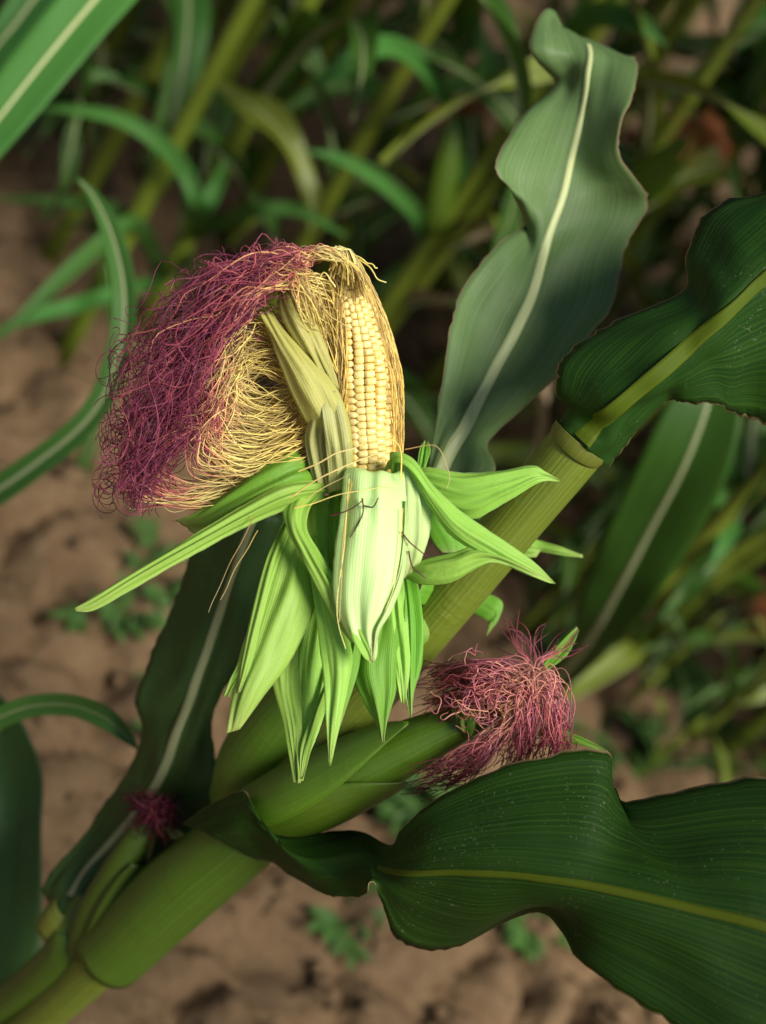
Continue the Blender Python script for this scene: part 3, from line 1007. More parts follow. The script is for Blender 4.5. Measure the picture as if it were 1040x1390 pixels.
# curly free ends at the bottom left of the red mass
for k in range(170):
    x, y = rnd.uniform(154, 250), rnd.uniform(450, 682)
    x -= (y - 520) * .12
    d = .757 + rnd.uniform(-.016, .016)
    n = 26
    r0 = rnd.uniform(6, 28)
    a0, tw = rnd.uniform(0, 6.28), rnd.choice((-1, 1)) * rnd.uniform(2.5, 6.5)
    dx, dy = rnd.uniform(-25, 15), rnd.uniform(-20, 30)
    pp = [P(x + dx * t + r0 * (math.cos(a0 + tw * t)) * (1 - .3 * t), y + dy * t + r0 * math.sin(a0 + tw * t) * (1 - .3 * t), d + .008 * math.sin(a0 * 2 + tw * t * .7)) for t in np.linspace(0, 1, n)]
    S1.add(pp, prad(.8, .75), prad(.55, .75), .68, .85 + .15 * rnd.random())
# strays on top of the red mass
for k in range(26):
    x = rnd.uniform(250, 390)
    y = 352 + (390 - x) * .30 if x > 280 else 385 + (280 - x) * .7
    an = rnd.uniform(-1.1, .4)
    ln = rnd.uniform(12, 38)
    way = [(x, y + 15, .75), (x + math.sin(an) * ln * .5, y - ln * .3, .748), (x + math.sin(an) * ln, y - math.cos(an) * ln, .748)]
    S1.add(strand_path(way, 14, wig=9, freq=3), prad(.9, .75), prad(.6, .75), .46, .62)
S1.build('silk', M['silk'], ear)
# E: pale and orange threads lying along the cob
for k in range(130):
    sgn = 1 if rnd.random() < .62 else -1
    th0 = sgn * rnd.uniform(.85 if sgn > 0 else .6, 1.8)
    t0 = rnd.uniform(.02, .6)
    t1 = min(.99, t0 + rnd.uniform(.25, .6))
    pp = []
    ph = rnd.uniform(0, 9)
    for t in np.linspace(t0, t1, 22):
        f = (t - t0) / (t1 - t0)
        th = th0 * (1 - .18 * f) + .10 * math.sin(ph + t * 9)
        c0 = EB + axis * t + bend(t)
        pp.append(c0 + (front * math.cos(th) + side * math.sin(th)) * (cob_r(t) + .0012 + .0016 * math.sin(f * 3.1) * rnd.uniform(.8, 1.2)))
    S2.add(pp, prad(.8, .76), prad(.55, .76), rnd.random() * .4, .5 + rnd.random() * .5)
# the frayed cap at the tip and a few crossing threads
for k in range(80):
    a = rnd.uniform(0, 6.28)
    pp = []
    t1 = rnd.uniform(.80, .93)
    for f in np.linspace(0, 1, 14):
        t = t1 + (1.0 - t1) * f
        th = a + .5 * f
        c0 = EB + axis * t + bend(t)
        pp.append(c0 + (front * math.cos(th) + side * math.sin(th)) * (cob_r(t) + .0022 * (1 - f * .3)))
    pp.append(pp[-1] - side * rnd.uniform(.002, .012) + ax * rnd.uniform(-.002, .003))
    S2.add(pp, prad(1.0, .75), prad(.8, .75), .5, 1)
for way in ([(488, 352, .74), (505, 366, .738), (522, 385, .74)], [(480, 345, .742), (498, 356, .74), (512, 362, .742)],
            [(440, 345, .745), (415, 335, .742), (395, 340, .742)], [(405, 640, .735), (450, 620, .735), (500, 598, .745)],
            [(545, 652, .74), (540, 600, .742), (505, 600, .745)], [(395, 675, .735), (450, 640, .733), (528, 610, .742)],
            [(430, 385, .745), (445, 425, .745), (480, 445, .742)], [(425, 400, .745), (440, 372, .742), (455, 390, .742)]):
    S2.add(strand_path(way, 16, wig=4, freq=3), prad(1.2, .75), prad(.9, .75), .4, 1)
S2.build('silk', M['silk_pale'], ear)

# ---- husks peeled back from the ear (front ones last)
H = lambda rows, mat='husk', **kw: husk(rows, M[mat], ear, **kw)
# inner yellow husk standing left of the cob
H([(425, 665, 470, 655, .776, .006), (428, 610, 478, 628, .768, .007), (424, 585, 476, 585, .757, .010), (408, 560, 466, 548, .750, .010), (392, 530, 448, 512, .747, .009),
   (378, 490, 420, 482, .746, .008), (368, 458, 392, 452, .748, .005), (352, 424, 372, 425, .752, .002)], 'husk_yellow', ripple=.002)
H([(432, 672, 452, 668, .764, .003), (416, 600, 446, 610, .757, .004), (422, 570, 450, 560, .752, .005), (434, 548, 444, 535, .752, .002)], 'husk_strip', ripple=.002)
H([(446, 668, 478, 660, .760, .004), (441, 610, 478, 625, .752, .006), (437, 570, 470, 570, .747, .005), (434, 535, 456, 530, .746, .003)], 'husk_strip', ripple=.002)
# silky strands husk above it
H([(440, 520, 462, 528, .752, .002), (405, 470, 440, 462, .748, .006), (380, 425, 418, 415, .748, .008), (376, 392, 395, 380, .752, .003)], 'husk_yellow', ripple=.003, ragged=.8)
# left broad husk with the long tip
H([(436, 640, 440, 690, .775, -.002), (405, 612, 425, 680, .764, .006), (365, 630, 385, 690, .760, .010), (310, 665, 335, 712, .762, .009), (262, 697, 300, 722, .768, .005), (238, 706, 270, 727, .775, .001)], 'husk_green', nv=44)
H([(436, 650, 442, 678, .762, .002), (385, 655, 400, 690, .752, .006), (330, 686, 345, 712, .748, .006), (262, 728, 272, 748, .742, .004), (180, 776, 186, 796, .735, .003), (125, 812, 130, 828, .730, .001), (101, 826, 103, 830, .728, 0)], 'husk', nv=50, ripple=.0008)
# right husks behind the stalk
H([(590, 690, 600, 720, .80, .002), (640, 698, 650, 712, .838, .002), (715, 728, 712, 742, .862, .002), (760, 742, 757, 752, .858, .001), (791, 753, 791, 757, .855, 0)], 'husk')
H([(600, 740, 610, 765, .80, .002), (690, 735, 680, 760, .858, .002), (735, 745, 728, 756, .862, .001)], 'husk')
H([(575, 790, 560, 820, .80, .002), (640, 800, 622, 824, .85, .004), (680, 815, 660, 842, .852, .003), (678, 838, 664, 848, .85, .001), (667, 855, 660, 864, .85, 0)], 'husk_green', ragged=.15, ripple=.0004, edge_rip=0, pleats=())
H([(570, 690, 600, 690, .79, .002), (585, 730, 640, 735, .797, .004), (600, 750, 635, 752, .797, .002)], 'husk_green', ragged=.1, ripple=.0004, edge_rip=0, pleats=())
# right upper husk
H([(548, 640, 560, 680, .782, .002), (578, 634, 590, 690, .772, .006), (625, 642, 640, 705, .765, .008), (680, 638, 685, 682, .760, .007), (722, 632, 722, 658, .757, .005), (740, 640, 740, 652, .757, .002), (760, 651, 759, 653, .758, 0)], 'husk', nv=44)
# small ones behind right
H([(565, 640, 575, 640, .80, .001), (570, 612, 582, 615, .802, .002), (576, 598, 581, 600, .804, 0)], 'husk_green', nv=16)
# lower back layer
H([(395, 760, 440, 760, .792, .004), (340, 850, 400, 880, .79, .006), (318, 905, 330, 925, .788, .003), (302, 944, 312, 947, .786, 0)], 'husk')
H([(405, 800, 470, 800, .782, .006), (400, 900, 445, 900, .775, .007), (400, 960, 440, 965, .770, .006), (397, 1020, 420, 1025, .766, .003), (397, 1058, 412, 1060, .764, .001)], 'husk', nv=40)
H([(378, 850, 410, 850, .776, .003), (368, 915, 406, 930, .768, .004), (384, 985, 412, 985, .763, .004), (395, 1045, 410, 1045, .760, .002), (399, 1062, 408, 1063, .759, 0)], 'husk', nv=40)
H([(440, 905, 460, 915, .772, .002), (428, 965, 444, 955, .764, .003), (412, 1010, 424, 1008, .760, .002), (406, 1056, 411, 1058, .758, 0)], 'husk', nv=30)
# right lower greener
H([(500, 790, 548, 780, .786, .004), (490, 850, 546, 845, .776, .007), (478, 912, 544, 890, .770, .009), (494, 955, 538, 935, .767, .006), (512, 985, 527, 975, .765, .003), (518, 1008, 522, 1008, .764, 0)], 'husk_green', nv=40)
H([(545, 770, 560, 770, .782, .002), (546, 815, 571, 845, .776, .004), (548, 870, 572, 900, .773, .005), (551, 925, 564, 938, .772, .003), (556, 974, 559, 975, .772, 0)], 'husk_green', nv=40)
H([(470, 800, 500, 800, .778, .003), (468, 870, 492, 880, .770, .004), (462, 930, 478, 935, .765, .003), (455, 985, 461, 988, .762, 0)], 'husk_green')
H([(350, 800, 375, 810, .786, .002), (342, 880, 362, 890, .782, .003), (330, 930, 342, 936, .779, .001), (318, 968, 321, 969, .778, 0)], 'husk')
H([(520, 780, 548, 770, .78, .003), (524, 860, 556, 855, .772, .004), (534, 910, 556, 905, .768, .003), (545, 955, 549, 956, .766, 0)], 'husk')
H([(430, 810, 452, 815, .760, .002), (440, 880, 462, 885, .752, .003), (452, 930, 466, 930, .748, .002), (463, 962, 466, 963, .747, 0)], 'husk_white')
# big lower-left husk
H([(392, 690, 430, 700, .776, .004), (372, 740, 432, 765, .765, .008), (350, 800, 430, 818, .757, .010), (330, 880, 395, 895, .750, .010), (318, 940, 358, 945, .745, .007), (308, 995, 327, 990, .742, .002)], 'husk', nv=44)
H([(388, 700, 402, 705, .770, .002), (362, 758, 378, 765, .757, .003), (343, 830, 358, 840, .749, .003), (327, 905, 337, 915, .743, .002), (322, 940, 324, 942, .741, 0)], 'husk', nv=40, ripple=.0006)
# walls seen between
H([(404, 680, 450, 672, .774, .005), (405, 720, 452, 730, .766, .007), (415, 770, 452, 790, .764, .006), (430, 820, 460, 830, .768, .003)], 'husk')
H([(448, 668, 476, 660, .768, .004), (445, 720, 476, 720, .760, .005), (447, 780, 474, 790, .758, .004), (452, 830, 472, 840, .762, .002)], 'husk_green')
# long middle strip
H([(410, 735, 440, 725, .764, .004), (422, 790, 452, 800, .756, .006), (432, 850, 474, 862, .750, .007), (440, 920, 480, 900, .745, .006), (444, 985, 462, 975, .742, .003), (446, 1038, 449, 1040, .741, 0)], 'husk', nv=44)
# looped husk left of the centre
H([(400, 668, 440, 668, .764, .003), (384, 686, 420, 690, .753, .006), (388, 715, 415, 720, .748, .005), (402, 745, 432, 752, .745, .005), (428, 795, 458, 795, .742, .005), (452, 836, 474, 838, .740, .004), (478, 872, 490, 870, .738, .001)], 'husk', nv=44)
# right dome
H([(520, 640, 548, 636, .772, .004), (532, 622, 572, 640, .760, .006), (540, 650, 584, 690, .752, .008), (540, 710, 584, 722, .749, .009), (540, 755, 574, 756, .750, .007), (540, 785, 560, 786, .755, .003)], 'husk_white', nv=40)
# crossing strips on the right
H([(530, 640, 540, 655, .764, .002), (530, 614, 545, 630, .754, .003), (560, 622, 560, 645, .748, .004), (592, 662, 586, 690, .745, .005), (632, 700, 612, 728, .743, .006), (680, 732, 660, 756, .742, .005), (728, 764, 712, 776, .742, .003), (755, 792, 752, 792, .742, 0)], 'husk', nv=50)
H([(545, 770, 546, 782, .758, .002), (582, 758, 570, 792, .749, .006), (620, 748, 610, 790, .744, .007), (645, 742, 650, 770, .742, .005), (690, 758, 672, 762, .741, .003), (735, 780, 725, 784, .742, .001)], 'husk', nv=40)
# front bright husk
H([(478, 672, 540, 672, .764, .006), (471, 640, 546, 640, .7525, .010), (466, 668, 549, 664, .7445, .012), (460, 712, 553, 716, .740, .013), (454, 772, 548, 772, .7365, .013), (455, 822, 533, 816, .733, .011), (473, 866, 515, 852, .7305, .006), (497, 893, 511, 888, .729, .002), (503, 899, 507, 898, .729, 0)], 'husk_white', nv=64, nu=31, ripple=.0022, rip_f=40,
  pleats=[(.2, .0012, .1, .2), (.44, -.0009, -.2, .2), (.62, .0012, .25, .16), (.8, -.0008, -.1, .18), (.33, .0004, .3, .06)])
H([(550, 680, 551, 680, .7405, 0), (549, 715, 554, 718, .7385, .001), (540, 775, 548, 780, .7345, .001), (520, 830, 532, 826, .7300, .002), (506, 868, 516, 856, .7275, .002), (504, 897, 508, 896, .7275, 0)], 'husk_white', nv=36, ripple=.0004)
H([(470, 842, 478, 838, .7305, .001), (478, 868, 492, 858, .7285, .002), (492, 890, 503, 880, .7275, .001), (501, 898, 506, 897, .7275, 0)], 'husk', nv=24, ripple=.0004)
# single stray threads lying on the husks
T = [([(450, 700, .7308), (470, 694, .7308), (492, 680, .7308)], 'silk_dark'), ([(492, 676, .7308), (492, 700, .7308), (475, 730, .7308)], 'silk_dark'),
     ([(492, 686, .7308), (506, 688, .7308), (514, 676, .7308)], 'silk_dark'), ([(545, 722, .735), (560, 740, .734), (580, 755, .738)], 'silk_dark'),
     ([(555, 748, .735), (560, 768, .735), (578, 784, .738)], 'silk_dark')]
for w, mt in T:
    s = Strands()
    s.add(strand_path(w, 18, wig=1.2, freq=2), prad(1.3, .73), prad(.8, .73), .3, 1, ns=5)
    s.build('silk_thread', M[mt], ear, kind=None)
for w in ([(474, 650, .742), (466, 740, .731), (456, 830, .729), (470, 880, .727)], [(478, 655, .739), (470, 700, .732), (464, 770, .728), (462, 850, .728)], [(400, 690, .74), (430, 668, .738), (480, 640, .735)],
          [(550, 610, .74), (590, 605, .738), (612, 640, .74), (605, 665, .742)], [(547, 690, .736), (540, 780, .731), (520, 840, .726)], [(400, 690, .735), (460, 672, .735), (545, 655, .735)],
          [(350, 720, .74), (325, 760, .745), (300, 815, .75)], [(345, 700, .74), (310, 770, .745), (290, 825, .75)]):
    s = Strands()
    s.add(strand_path(w, 22, wig=6, freq=2.5), prad(.7, .73), prad(.5, .73), .3, 1, ns=5)
    s.build('silk_thread', M['silk_pale'], ear, kind=None)

# upper leaves of the main plant, above the frame


def arch_grid(L, W, up, droop, n=30, nu=7, seed=0, fold=.35, twist=0.0):
    """generic maize blade in local space: base at origin, running along +X, arching over"""
    G = []
    p = Vector((0, 0, 0))
    ang = up
    for i in range(n):
        t = i / (n - 1)
        w = W * (0.55 + 1.1 * t) if t < .35 else W * (.935 * max(0.0, 1 - ((t - .35) / .65) ** 2.2) + .004)
        w = max(w, .0012)
        sd = Vector((0, 1, 0))
        nn = Vector((-math.sin(ang), 0, math.cos(ang)))
        tw = twist * t
        s2 = sd * math.cos(tw) + nn * math.sin(tw)
        n2 = nn * math.cos(tw) - sd * math.sin(tw)
        row = []
        for j in range(nu):
            u = j / (nu - 1) * 2 - 1
            e = abs(u)
            q = p + s2 * (u * w * .5) + n2 * (e * w * .5 * fold + (e ** 2) * .012 * math.sin(t * 17 + seed + (2 if u > 0 else 0)))
            row.append(list(q))
        G.append(row)
        ang -= droop / n * (0.4 + 1.5 * t)
        p = p + Vector((math.cos(ang), 0, math.sin(ang))) * (L / n)
    return np.array(G)


def pool_leaf(name, grid, mat):
    nv, nu, _ = grid.shape
    V = grid.reshape(-1, 3)
    seg = np.linalg.norm(np.diff(grid[:, nu // 2], axis=0), axis=1)
    Ls = np.concatenate([[0], np.cumsum(seg)])
    uv = np.stack([np.tile(np.linspace(0, 1, nu), nv), np.repeat(Ls, nu)], 1)
    F = [(i * nu + j, i * nu + j + 1, (i + 1) * nu + j + 1, (i + 1) * nu + j) for i in range(nv - 1) for j in range(nu - 1)]
    me = bpy.data.meshes.new(name)
    me.from_pydata(V.tolist(), [], F)
    ul = me.uv_layers.new(name='UVMap')
    li = np.zeros(len(me.loops), dtype=np.int32)
    me.loops.foreach_get('vertex_index', li)
    ul.data.foreach_set('uv', uv[li].astype(np.float32).ravel())
    me.polygons.foreach_set('use_smooth', [True] * len(me.polygons))
    me.materials.append(mat)
    # rib mesh
    rv, rf = [], []
    for i in range(nv):
        t = i / (nv - 1)
        c_ = Vector(grid[i, nu // 2]); s = (Vector(grid[i, nu // 2 + 1]) - Vector(grid[i, nu // 2 - 1])).normalized()
        a, b = grid[max(i - 1, 0), nu // 2], grid[min(i + 1, nv - 1), nu // 2]
        nn = Vector(b - a).normalized().cross(s).normalized()
        w = .0045 * (1 - t) + .0008
        rv += [c_ - s * w, c_ + nn * w * .5, c_ + s * w, c_ - nn * w * .9]
    for i in range(nv - 1):
        for k in range(4):
            rf.append((i * 4 + k, i * 4 + (k + 1) % 4, (i + 1) * 4 + (k + 1) % 4, (i + 1) * 4 + k))
    rm = bpy.data.meshes.new('midrib')
    rm.from_pydata([tuple(v) for v in rv], [], rf)
    rm.uv_layers.new(name='UVMap')
    rm.polygons.foreach_set('use_smooth', [True] * len(rm.polygons))
    rm.materials.append(M['midrib_dull'])
    return me, rm


pool = []
for k in range(14):
    L_ = rnd.uniform(.42, .72)
    mat = M['bg_leaf_bright'] if k == 0 else M['bg_stalk'] if k in (4, 9, 13) else M['dry_leaf'] if k == 11 else M['bg_leaf']
    pool.append(pool_leaf('leaf', arch_grid(L_, rnd.uniform(.030, .062), rnd.uniform(.8, 1.35), rnd.uniform(.9, 2.6), seed=k * 1.7, twist=rnd.uniform(-1.1, 1.1)), mat))
for z_, az_, k_ in ((.02, -.35, 1), (.15, .5, 3), (.28, -.2, 6), (.38, .9, 2)):
    lm, rm = pool[k_]
    o = link('leaf', lm, plant)
    o.matrix_world = Matrix.Translation(tp + Vector((0.02 * z_ / .2, .03 * z_ / .2, z_))) @ Matrix.Rotation(az_, 4, 'Z') @ Matrix.Scale(.8, 4)
    r_ = link('midrib', rm, o)
    r_.matrix_parent_inverse = Matrix()
# tassel
tv = Strands()
for k in range(9):
    a, e = k * .7, rnd.uniform(.15, .8) if k else 0
    d_ = Vector((math.cos(a) * math.sin(e), math.sin(a) * math.sin(e), math.cos(e)))
    tv.add([d_ * (.22 * q / 6) + Vector((0, 0, .012 * k - .05 * e * (q / 6) ** 2)) for q in range(7)], .0035, .002, ns=5)
tas = make_obj('tassel', tv.V, tv.F, M['dry_leaf'], None)
tas_me = tas.data
bpy.data.objects.remove(tas)
# rusty silk tuft and ear for the rows behind
sv = Strands()
for k in range(110):
    a, e = rnd.uniform(0, 6.28), rnd.uniform(0, .8)
    q0 = Vector((math.cos(a) * .006, math.sin(a) * .006, 0))
    d_ = Vector((math.cos(a) * math.sin(e), math.sin(a) * math.sin(e), math.cos(e)))
    sv.add([q0 + d_ * (.07 * q / 6) + Vector((0, 0, -.05 * (q / 6) ** 2)) for q in range(7)], .0007, .0005)
t_ = make_obj('silk_tuft', sv.V, sv.F, M['silk_rust'], None, None, {'along': sv.al, 'rand': sv.rd})
tuft_me = t_.data
bpy.data.objects.remove(t_)
V, F, uv, al = tube_data([Vector((0, 0, z)) for z in np.linspace(0, .2, 12)], [.009 + .015 * math.sin(math.pi * min(1, .12 + .88 * i / 11)) for i in range(12)], 12)
e_ = make_obj('ear', V, F, M['ear_husk'], None, uv)
ear_me = e_.data
bpy.data.objects.remove(e_)
stalk_pool = []
for k in range(3):
    hgt = 1.95 + .15 * k
    pp = [Vector((.02 * math.sin(z * 3 + k), .015 * math.cos(z * 2.5 + k), z)) for z in np.linspace(-.02, hgt, 26)]
    rr = [(.0135 * (1 - .55 * i / 25)) * (1.12 if i % 3 == 0 else 1) for i in range(26)]
    V, F, uv, al = tube_data(pp, rr, 10)
    s_ = make_obj('stalk', V, F, M['bg_stalk'], None, uv)
    stalk_pool.append((s_.data, hgt, pp))
    bpy.data.objects.remove(s_)


def child(name, me, parent, mat4):
    o = bpy.data.objects.new(name, me)
    COL.objects.link(o)
    o.parent = parent
    o.matrix_local = mat4
    return o


def far_maize(x, y, label, group, nleaf=10, with_ear=False, ear_az=None, sc=1.0, zmin=.22, az=None):
    e = empty('maize_plant', (x, y, gz(x, y)), label, 'maize plant', group, rz=rnd.uniform(0, 6.28), sc=sc)
    me, hgt, pp = rnd.choice(stalk_pool)
    child('stalk', me, e, Matrix())
    a0 = rnd.uniform(0, 6.28) if az is None else az - e.rotation_euler.z
    for i in range(nleaf):
        z = zmin + (hgt - zmin - .1) * (i / nleaf) ** .9 + rnd.uniform(-.03, .03)
        k = min(25, max(0, int((z + .02) / (hgt + .02) * 25)))
        a = a0 + math.pi * i + rnd.gauss(0, .35)
        lm, rm = rnd.choice(pool)
        s = rnd.uniform(.75, 1.1) * (1 if i < nleaf * .7 else .75)
        o = child('leaf', lm, e, Matrix.Translation(pp[k]) @ Matrix.Rotation(a, 4, 'Z') @ Matrix.Rotation(rnd.uniform(-.25, .2), 4, 'Y') @ Matrix.Scale(s, 4))
        child('midrib', rm, o, Matrix())
    child('tassel', tas_me, e, Matrix.Translation(pp[-1] - Vector((0, 0, .02))))
    if with_ear:
        z = rnd.uniform(.6, .85)
        k = int(z / hgt * 25)
        a = rnd.uniform(0, 6.28) if ear_az is None else ear_az - e.rotation_euler.z
        eo = child('ear', ear_me, e, Matrix.Translation(pp[k]) @ Matrix.Rotation(a, 4, 'Z') @ Matrix.Rotation(.45, 4, 'Y') @ Matrix.Translation((0, 0, .005)))
        child('silk_tuft', tuft_me, eo, Matrix.Translation((0, 0, .195)))
    return e




def row(y, x0, x1, step, words, group, nleaf, pe):
    x = x0
    while x < x1:
        he = rnd.random() < pe
        far_maize(x + rnd.uniform(-.05, .05), y + rnd.uniform(-.07, .07), words + (', ear with rusty silk' if he else ', no ear showing'),
                  group + (' with silk tufts' if he else ''), nleaf, he, -1.6 + rnd.uniform(-.6, .6), sc=rnd.uniform(.9, 1.08), zmin=.10)
        x += step


row(1.74, -1.05, 1.6, .15, 'maize plant in the first crop row beyond the bare soil', 'maize plants in the first row', 18, .5)
row(2.02, -1.25, 1.9, .16, 'maize plant in the second crop row behind the first', 'maize plants in the second row', 17, .5)
row(2.35, -1.4, 2.2, .17, 'maize plant in the third crop row behind two others', 'maize plants in the third row', 16, .3)
row(2.8, -1.6, 2.8, .20, 'maize plant in the dim fourth crop row at the back', 'maize plants in the fourth row', 14, 0)
row(3.4, -1.6, 3.4, .24, 'maize plant in the dark fifth crop row near the back', 'maize plants in the fifth row', 13, 0)
row(4.2, -1.4, 4.0, .28, 'maize plant in the dark sixth crop row, the farthest one', 'maize plants in the sixth row', 12, 0)


# ================================================================== plants placed one by one
def strip(name, path, mat, parent, rib=None, rib_w=2.2, n=50, nu=11, fold=.25, seed=1, edge_rip=.003, rip_f=22, **kw):
    """blade along a pixel path (px, py, depth, half width px); it lies across the path as seen from the camera, slightly folded"""
    q = resample(path, n)
    rows = []
    for i in range(n):
        a, b = q[max(i - 1, 0)], q[min(i + 1, n - 1)]
        t = np.array([b[0] - a[0], b[1] - a[1]])
        t /= np.linalg.norm(t) + 1e-9
        nx, ny = -t[1], t[0]
        x, y, d, h = q[i]
        h = max(h, .4)
        f = h * d / FPX * fold
        rows.append([(x + nx * h * u, y + ny * h * u, d - f * abs(u)) for u in (-1, -.5, 0, .5, 1)])
    W = np.array([[list(P(*p)) for p in r] for r in rows])
    G = np.array([resample(W[i], nu) for i in range(n)])
    g = grid_mesh(name, G, mat, parent, seed=seed, edge_rip=edge_rip, rip_f=rip_f, **kw)
    if rib:
        dm = q[n // 2][2]
        midrib(g, rib, g[0], prad(rib_w, dm), prad(rib_w * .3, dm), 0, n - 2, height=.4)
    return g


def stem_from_ground(px, py, height, r0, r1, parent_fn, lean=(0, 0), n=16, mat='bg_stalk'):
    g0 = P(px, py, ground_depth(px, py))
    base = Vector((g0.x, g0.y, gz(g0.x, g0.y) - .01))
    e = parent_fn(base)
    pp = [base + Vector((lean[0] * (i / (n - 1)) ** 1.5, lean[1] * (i / (n - 1)) ** 1.5, height * i / (n - 1))) for i in range(n)]
    tube('stalk', pp, [(r0 + (r1 - r0) * i / (n - 1)) * (1.1 if i % 3 == 0 else 1) for i in range(n)], M[mat], e, ns=12)
    return e, pp


# -- the shoot in front of the main plant's foot: broad pale-ribbed leaf and a young ear with dark silk
b0 = P(84, 1300, 1.005)
r0 = Vector((b0.x - .03, b0.y + .03, gz(b0.x - .03, b0.y + .03) - .015))
shoot = empty('maize_plant', r0, 'maize shoot with dark red silk on its young ear and a wide pale-ribbed leaf', 'maize plant')
tube('stalk', [r0, r0.lerp(b0, .5), b0, P(100, 1255, .995), P(120, 1215, .985)], [.014, .014, prad(30, 1.0), prad(27, 1.0), prad(12, .99)], M['sheath'], shoot, ns=18, n=40)
BL = [((62, 1222, 1.01), (84, 1238, .985), (112, 1236, .99)),
      ((66, 1198, 1.01), (110, 1190, .99), (150, 1215, .985)),
      ((112, 1140, 1.0), (150, 1145, .985), (230, 1165, .975)),
      ((150, 1082, .985), (190, 1098, .965), (284, 1105, .955)),
      ((186, 1012, .965), (222, 1045, .945), (293, 1050, .935)),
      ((189, 940, .945), (255, 955, .925), (289, 968, .92)),
      ((211, 872, .93), (285, 870, .908), (335, 885, .905)),
      ((243, 792, .918), (313, 790, .892), (362, 800, .895)),
      ((268, 745, .908), (335, 728, .882), (392, 735, .885)),
      ((318, 695, .905), (352, 690, .885), (400, 700, .89)),
      ((345, 690, .935), (362, 692, .93), (385, 700, .935))]
g = px_leaf('leaf', BL, M['leaf'], shoot, nv=90, nu=19, ripple=.005, edge_rip=.0025, rip_f=45, seed=12, ragged=.4)
midrib(g, M['midrib_dull'], g[0], .0042, .0026, 4, 84, height=.45)
open_tube('collar', [(66, 1262, 1.003, 20), (84, 1246, .998, 26), (96, 1232, .994, 22)], M['collar'], shoot, -1.9, 1.9, n=8, ns=16)
ye = tube('young_ear', [P(112, 1290, .985), P(135, 1240, .972), P(160, 1192, .962), P(185, 1148, .953), P(206, 1112, .946)],
          [prad(24, .98), prad(30, .97), prad(28, .96), prad(23, .95), prad(12, .945)], M['sheath'], shoot, ns=20, n=40)
open_tube('husk_leaf', [(116, 1288, .984, 28), (140, 1235, .968, 33), (165, 1186, .958, 31), (182, 1155, .95, 27)], M['sheath'], ye,
          lambda t: -.3 + .5 * t ** 3, lambda t: 2.3 - .6 * t ** 3, n=24, ns=12)
husk([(212, 1118, 218, 1135, .945, .001), (240, 1126, 242, 1140, .942, .001), (267, 1142, 266, 1143, .94, 0)], M['husk_yellow'], ye, 'husk_tip', nv=14, nu=7)
S = Strands()
for k in range(190):
    a = rnd.gauss(-.5, 1.5)
    far = rnd.random() < .14
    ln = rnd.uniform(14, 36) if not far else rnd.uniform(38, 60)
    if far:
        a = rnd.uniform(-1.3, -.6)
    d0 = .94 + rnd.uniform(-.012, .012)
    cx, cy = 214 + rnd.uniform(-12, 16), 1106 + rnd.uniform(-14, 16)
    way = [(205 + rnd.uniform(-6, 6), 1115, d0), (cx, cy - 6, d0 - .006), (cx + math.sin(a) * ln * .6, cy - math.cos(a) * ln * .6, d0 - .008), (cx + math.sin(a) * ln, cy - math.cos(a) * ln + 10, d0)]
    S.add(strand_path(way, 14, wig=6, freq=4), prad(1.4, .94), prad(.9, .94))
S.build('silk_tuft', M['silk_dark'], ye)

# -- unseen neighbours added right of the picture, kept short, to shade its right side
for (x, y, hgt, lv) in ((.60, .30, 1.22, ((.62, 1.9), (.74, -1.3), (.84, 1.5), (.94, -1.9), (1.02, 1.2), (1.10, 2.0), (1.16, -1.2))),
                        (.70, .62, 1.30, ((.60, -1.8), (.74, 1.4), (.86, -1.4), (.96, 1.9), (1.04, -2.0), (1.12, 1.5), (1.20, -1.1))),
                        (.92, .45, 1.40, ((.70, 2.6), (.85, -.4), (1.0, 2.9), (1.12, -.6), (1.22, 2.4), (1.3, -.2)))):
    z0 = gz(x, y)
    e = empty('maize_plant', (x, y, z0), 'unseen maize plant added beside the picture to shade its right side', 'maize plant', 'unseen maize plants added for shade')
    tube('stalk', [Vector((x + .01 * math.sin(q * .7), y, z0 - .01 + hgt * q / 14)) for q in range(15)], [.014 - .0006 * q for q in range(15)], M['bg_stalk'], e, ns=10)
    for i, (z, az) in enumerate(lv):
        lm, rm = pool[(i * 2 + 1) % 9]
        o = child('leaf', lm, e, Matrix.Translation((0, 0, z)) @ Matrix.Rotation(az, 4, 'Z') @ Matrix.Scale(.9, 4))
        child('midrib', rm, o, Matrix())
    child('tassel', tas_me, e, Matrix.Translation((0, 0, hgt - .03)))

# -- short plant off the left edge: the arching ribbed leaf, the small bent leaf and the dark broad leaf reach in
r3 = Vector((-.36, .80, gz(-.36, .80) - .012))
p3 = empty('maize_plant', r3, 'short maize plant at the picture edge whose long leaf arches over the bare soil', 'maize plant')
pp = [r3 + Vector((0, .002 * i, .036 * i)) for i in range(11)]
tube('stalk', pp, [.012 - .0005 * i for i in range(11)], M['bg_stalk'], p3, ns=12)


def px_of(p):
    q = CAM_R.transposed() @ (Vector(p) - CAM_P)
    return (520 + q.x / -q.z * FPX, 695 - q.y / -q.z * FPX, -q.z)


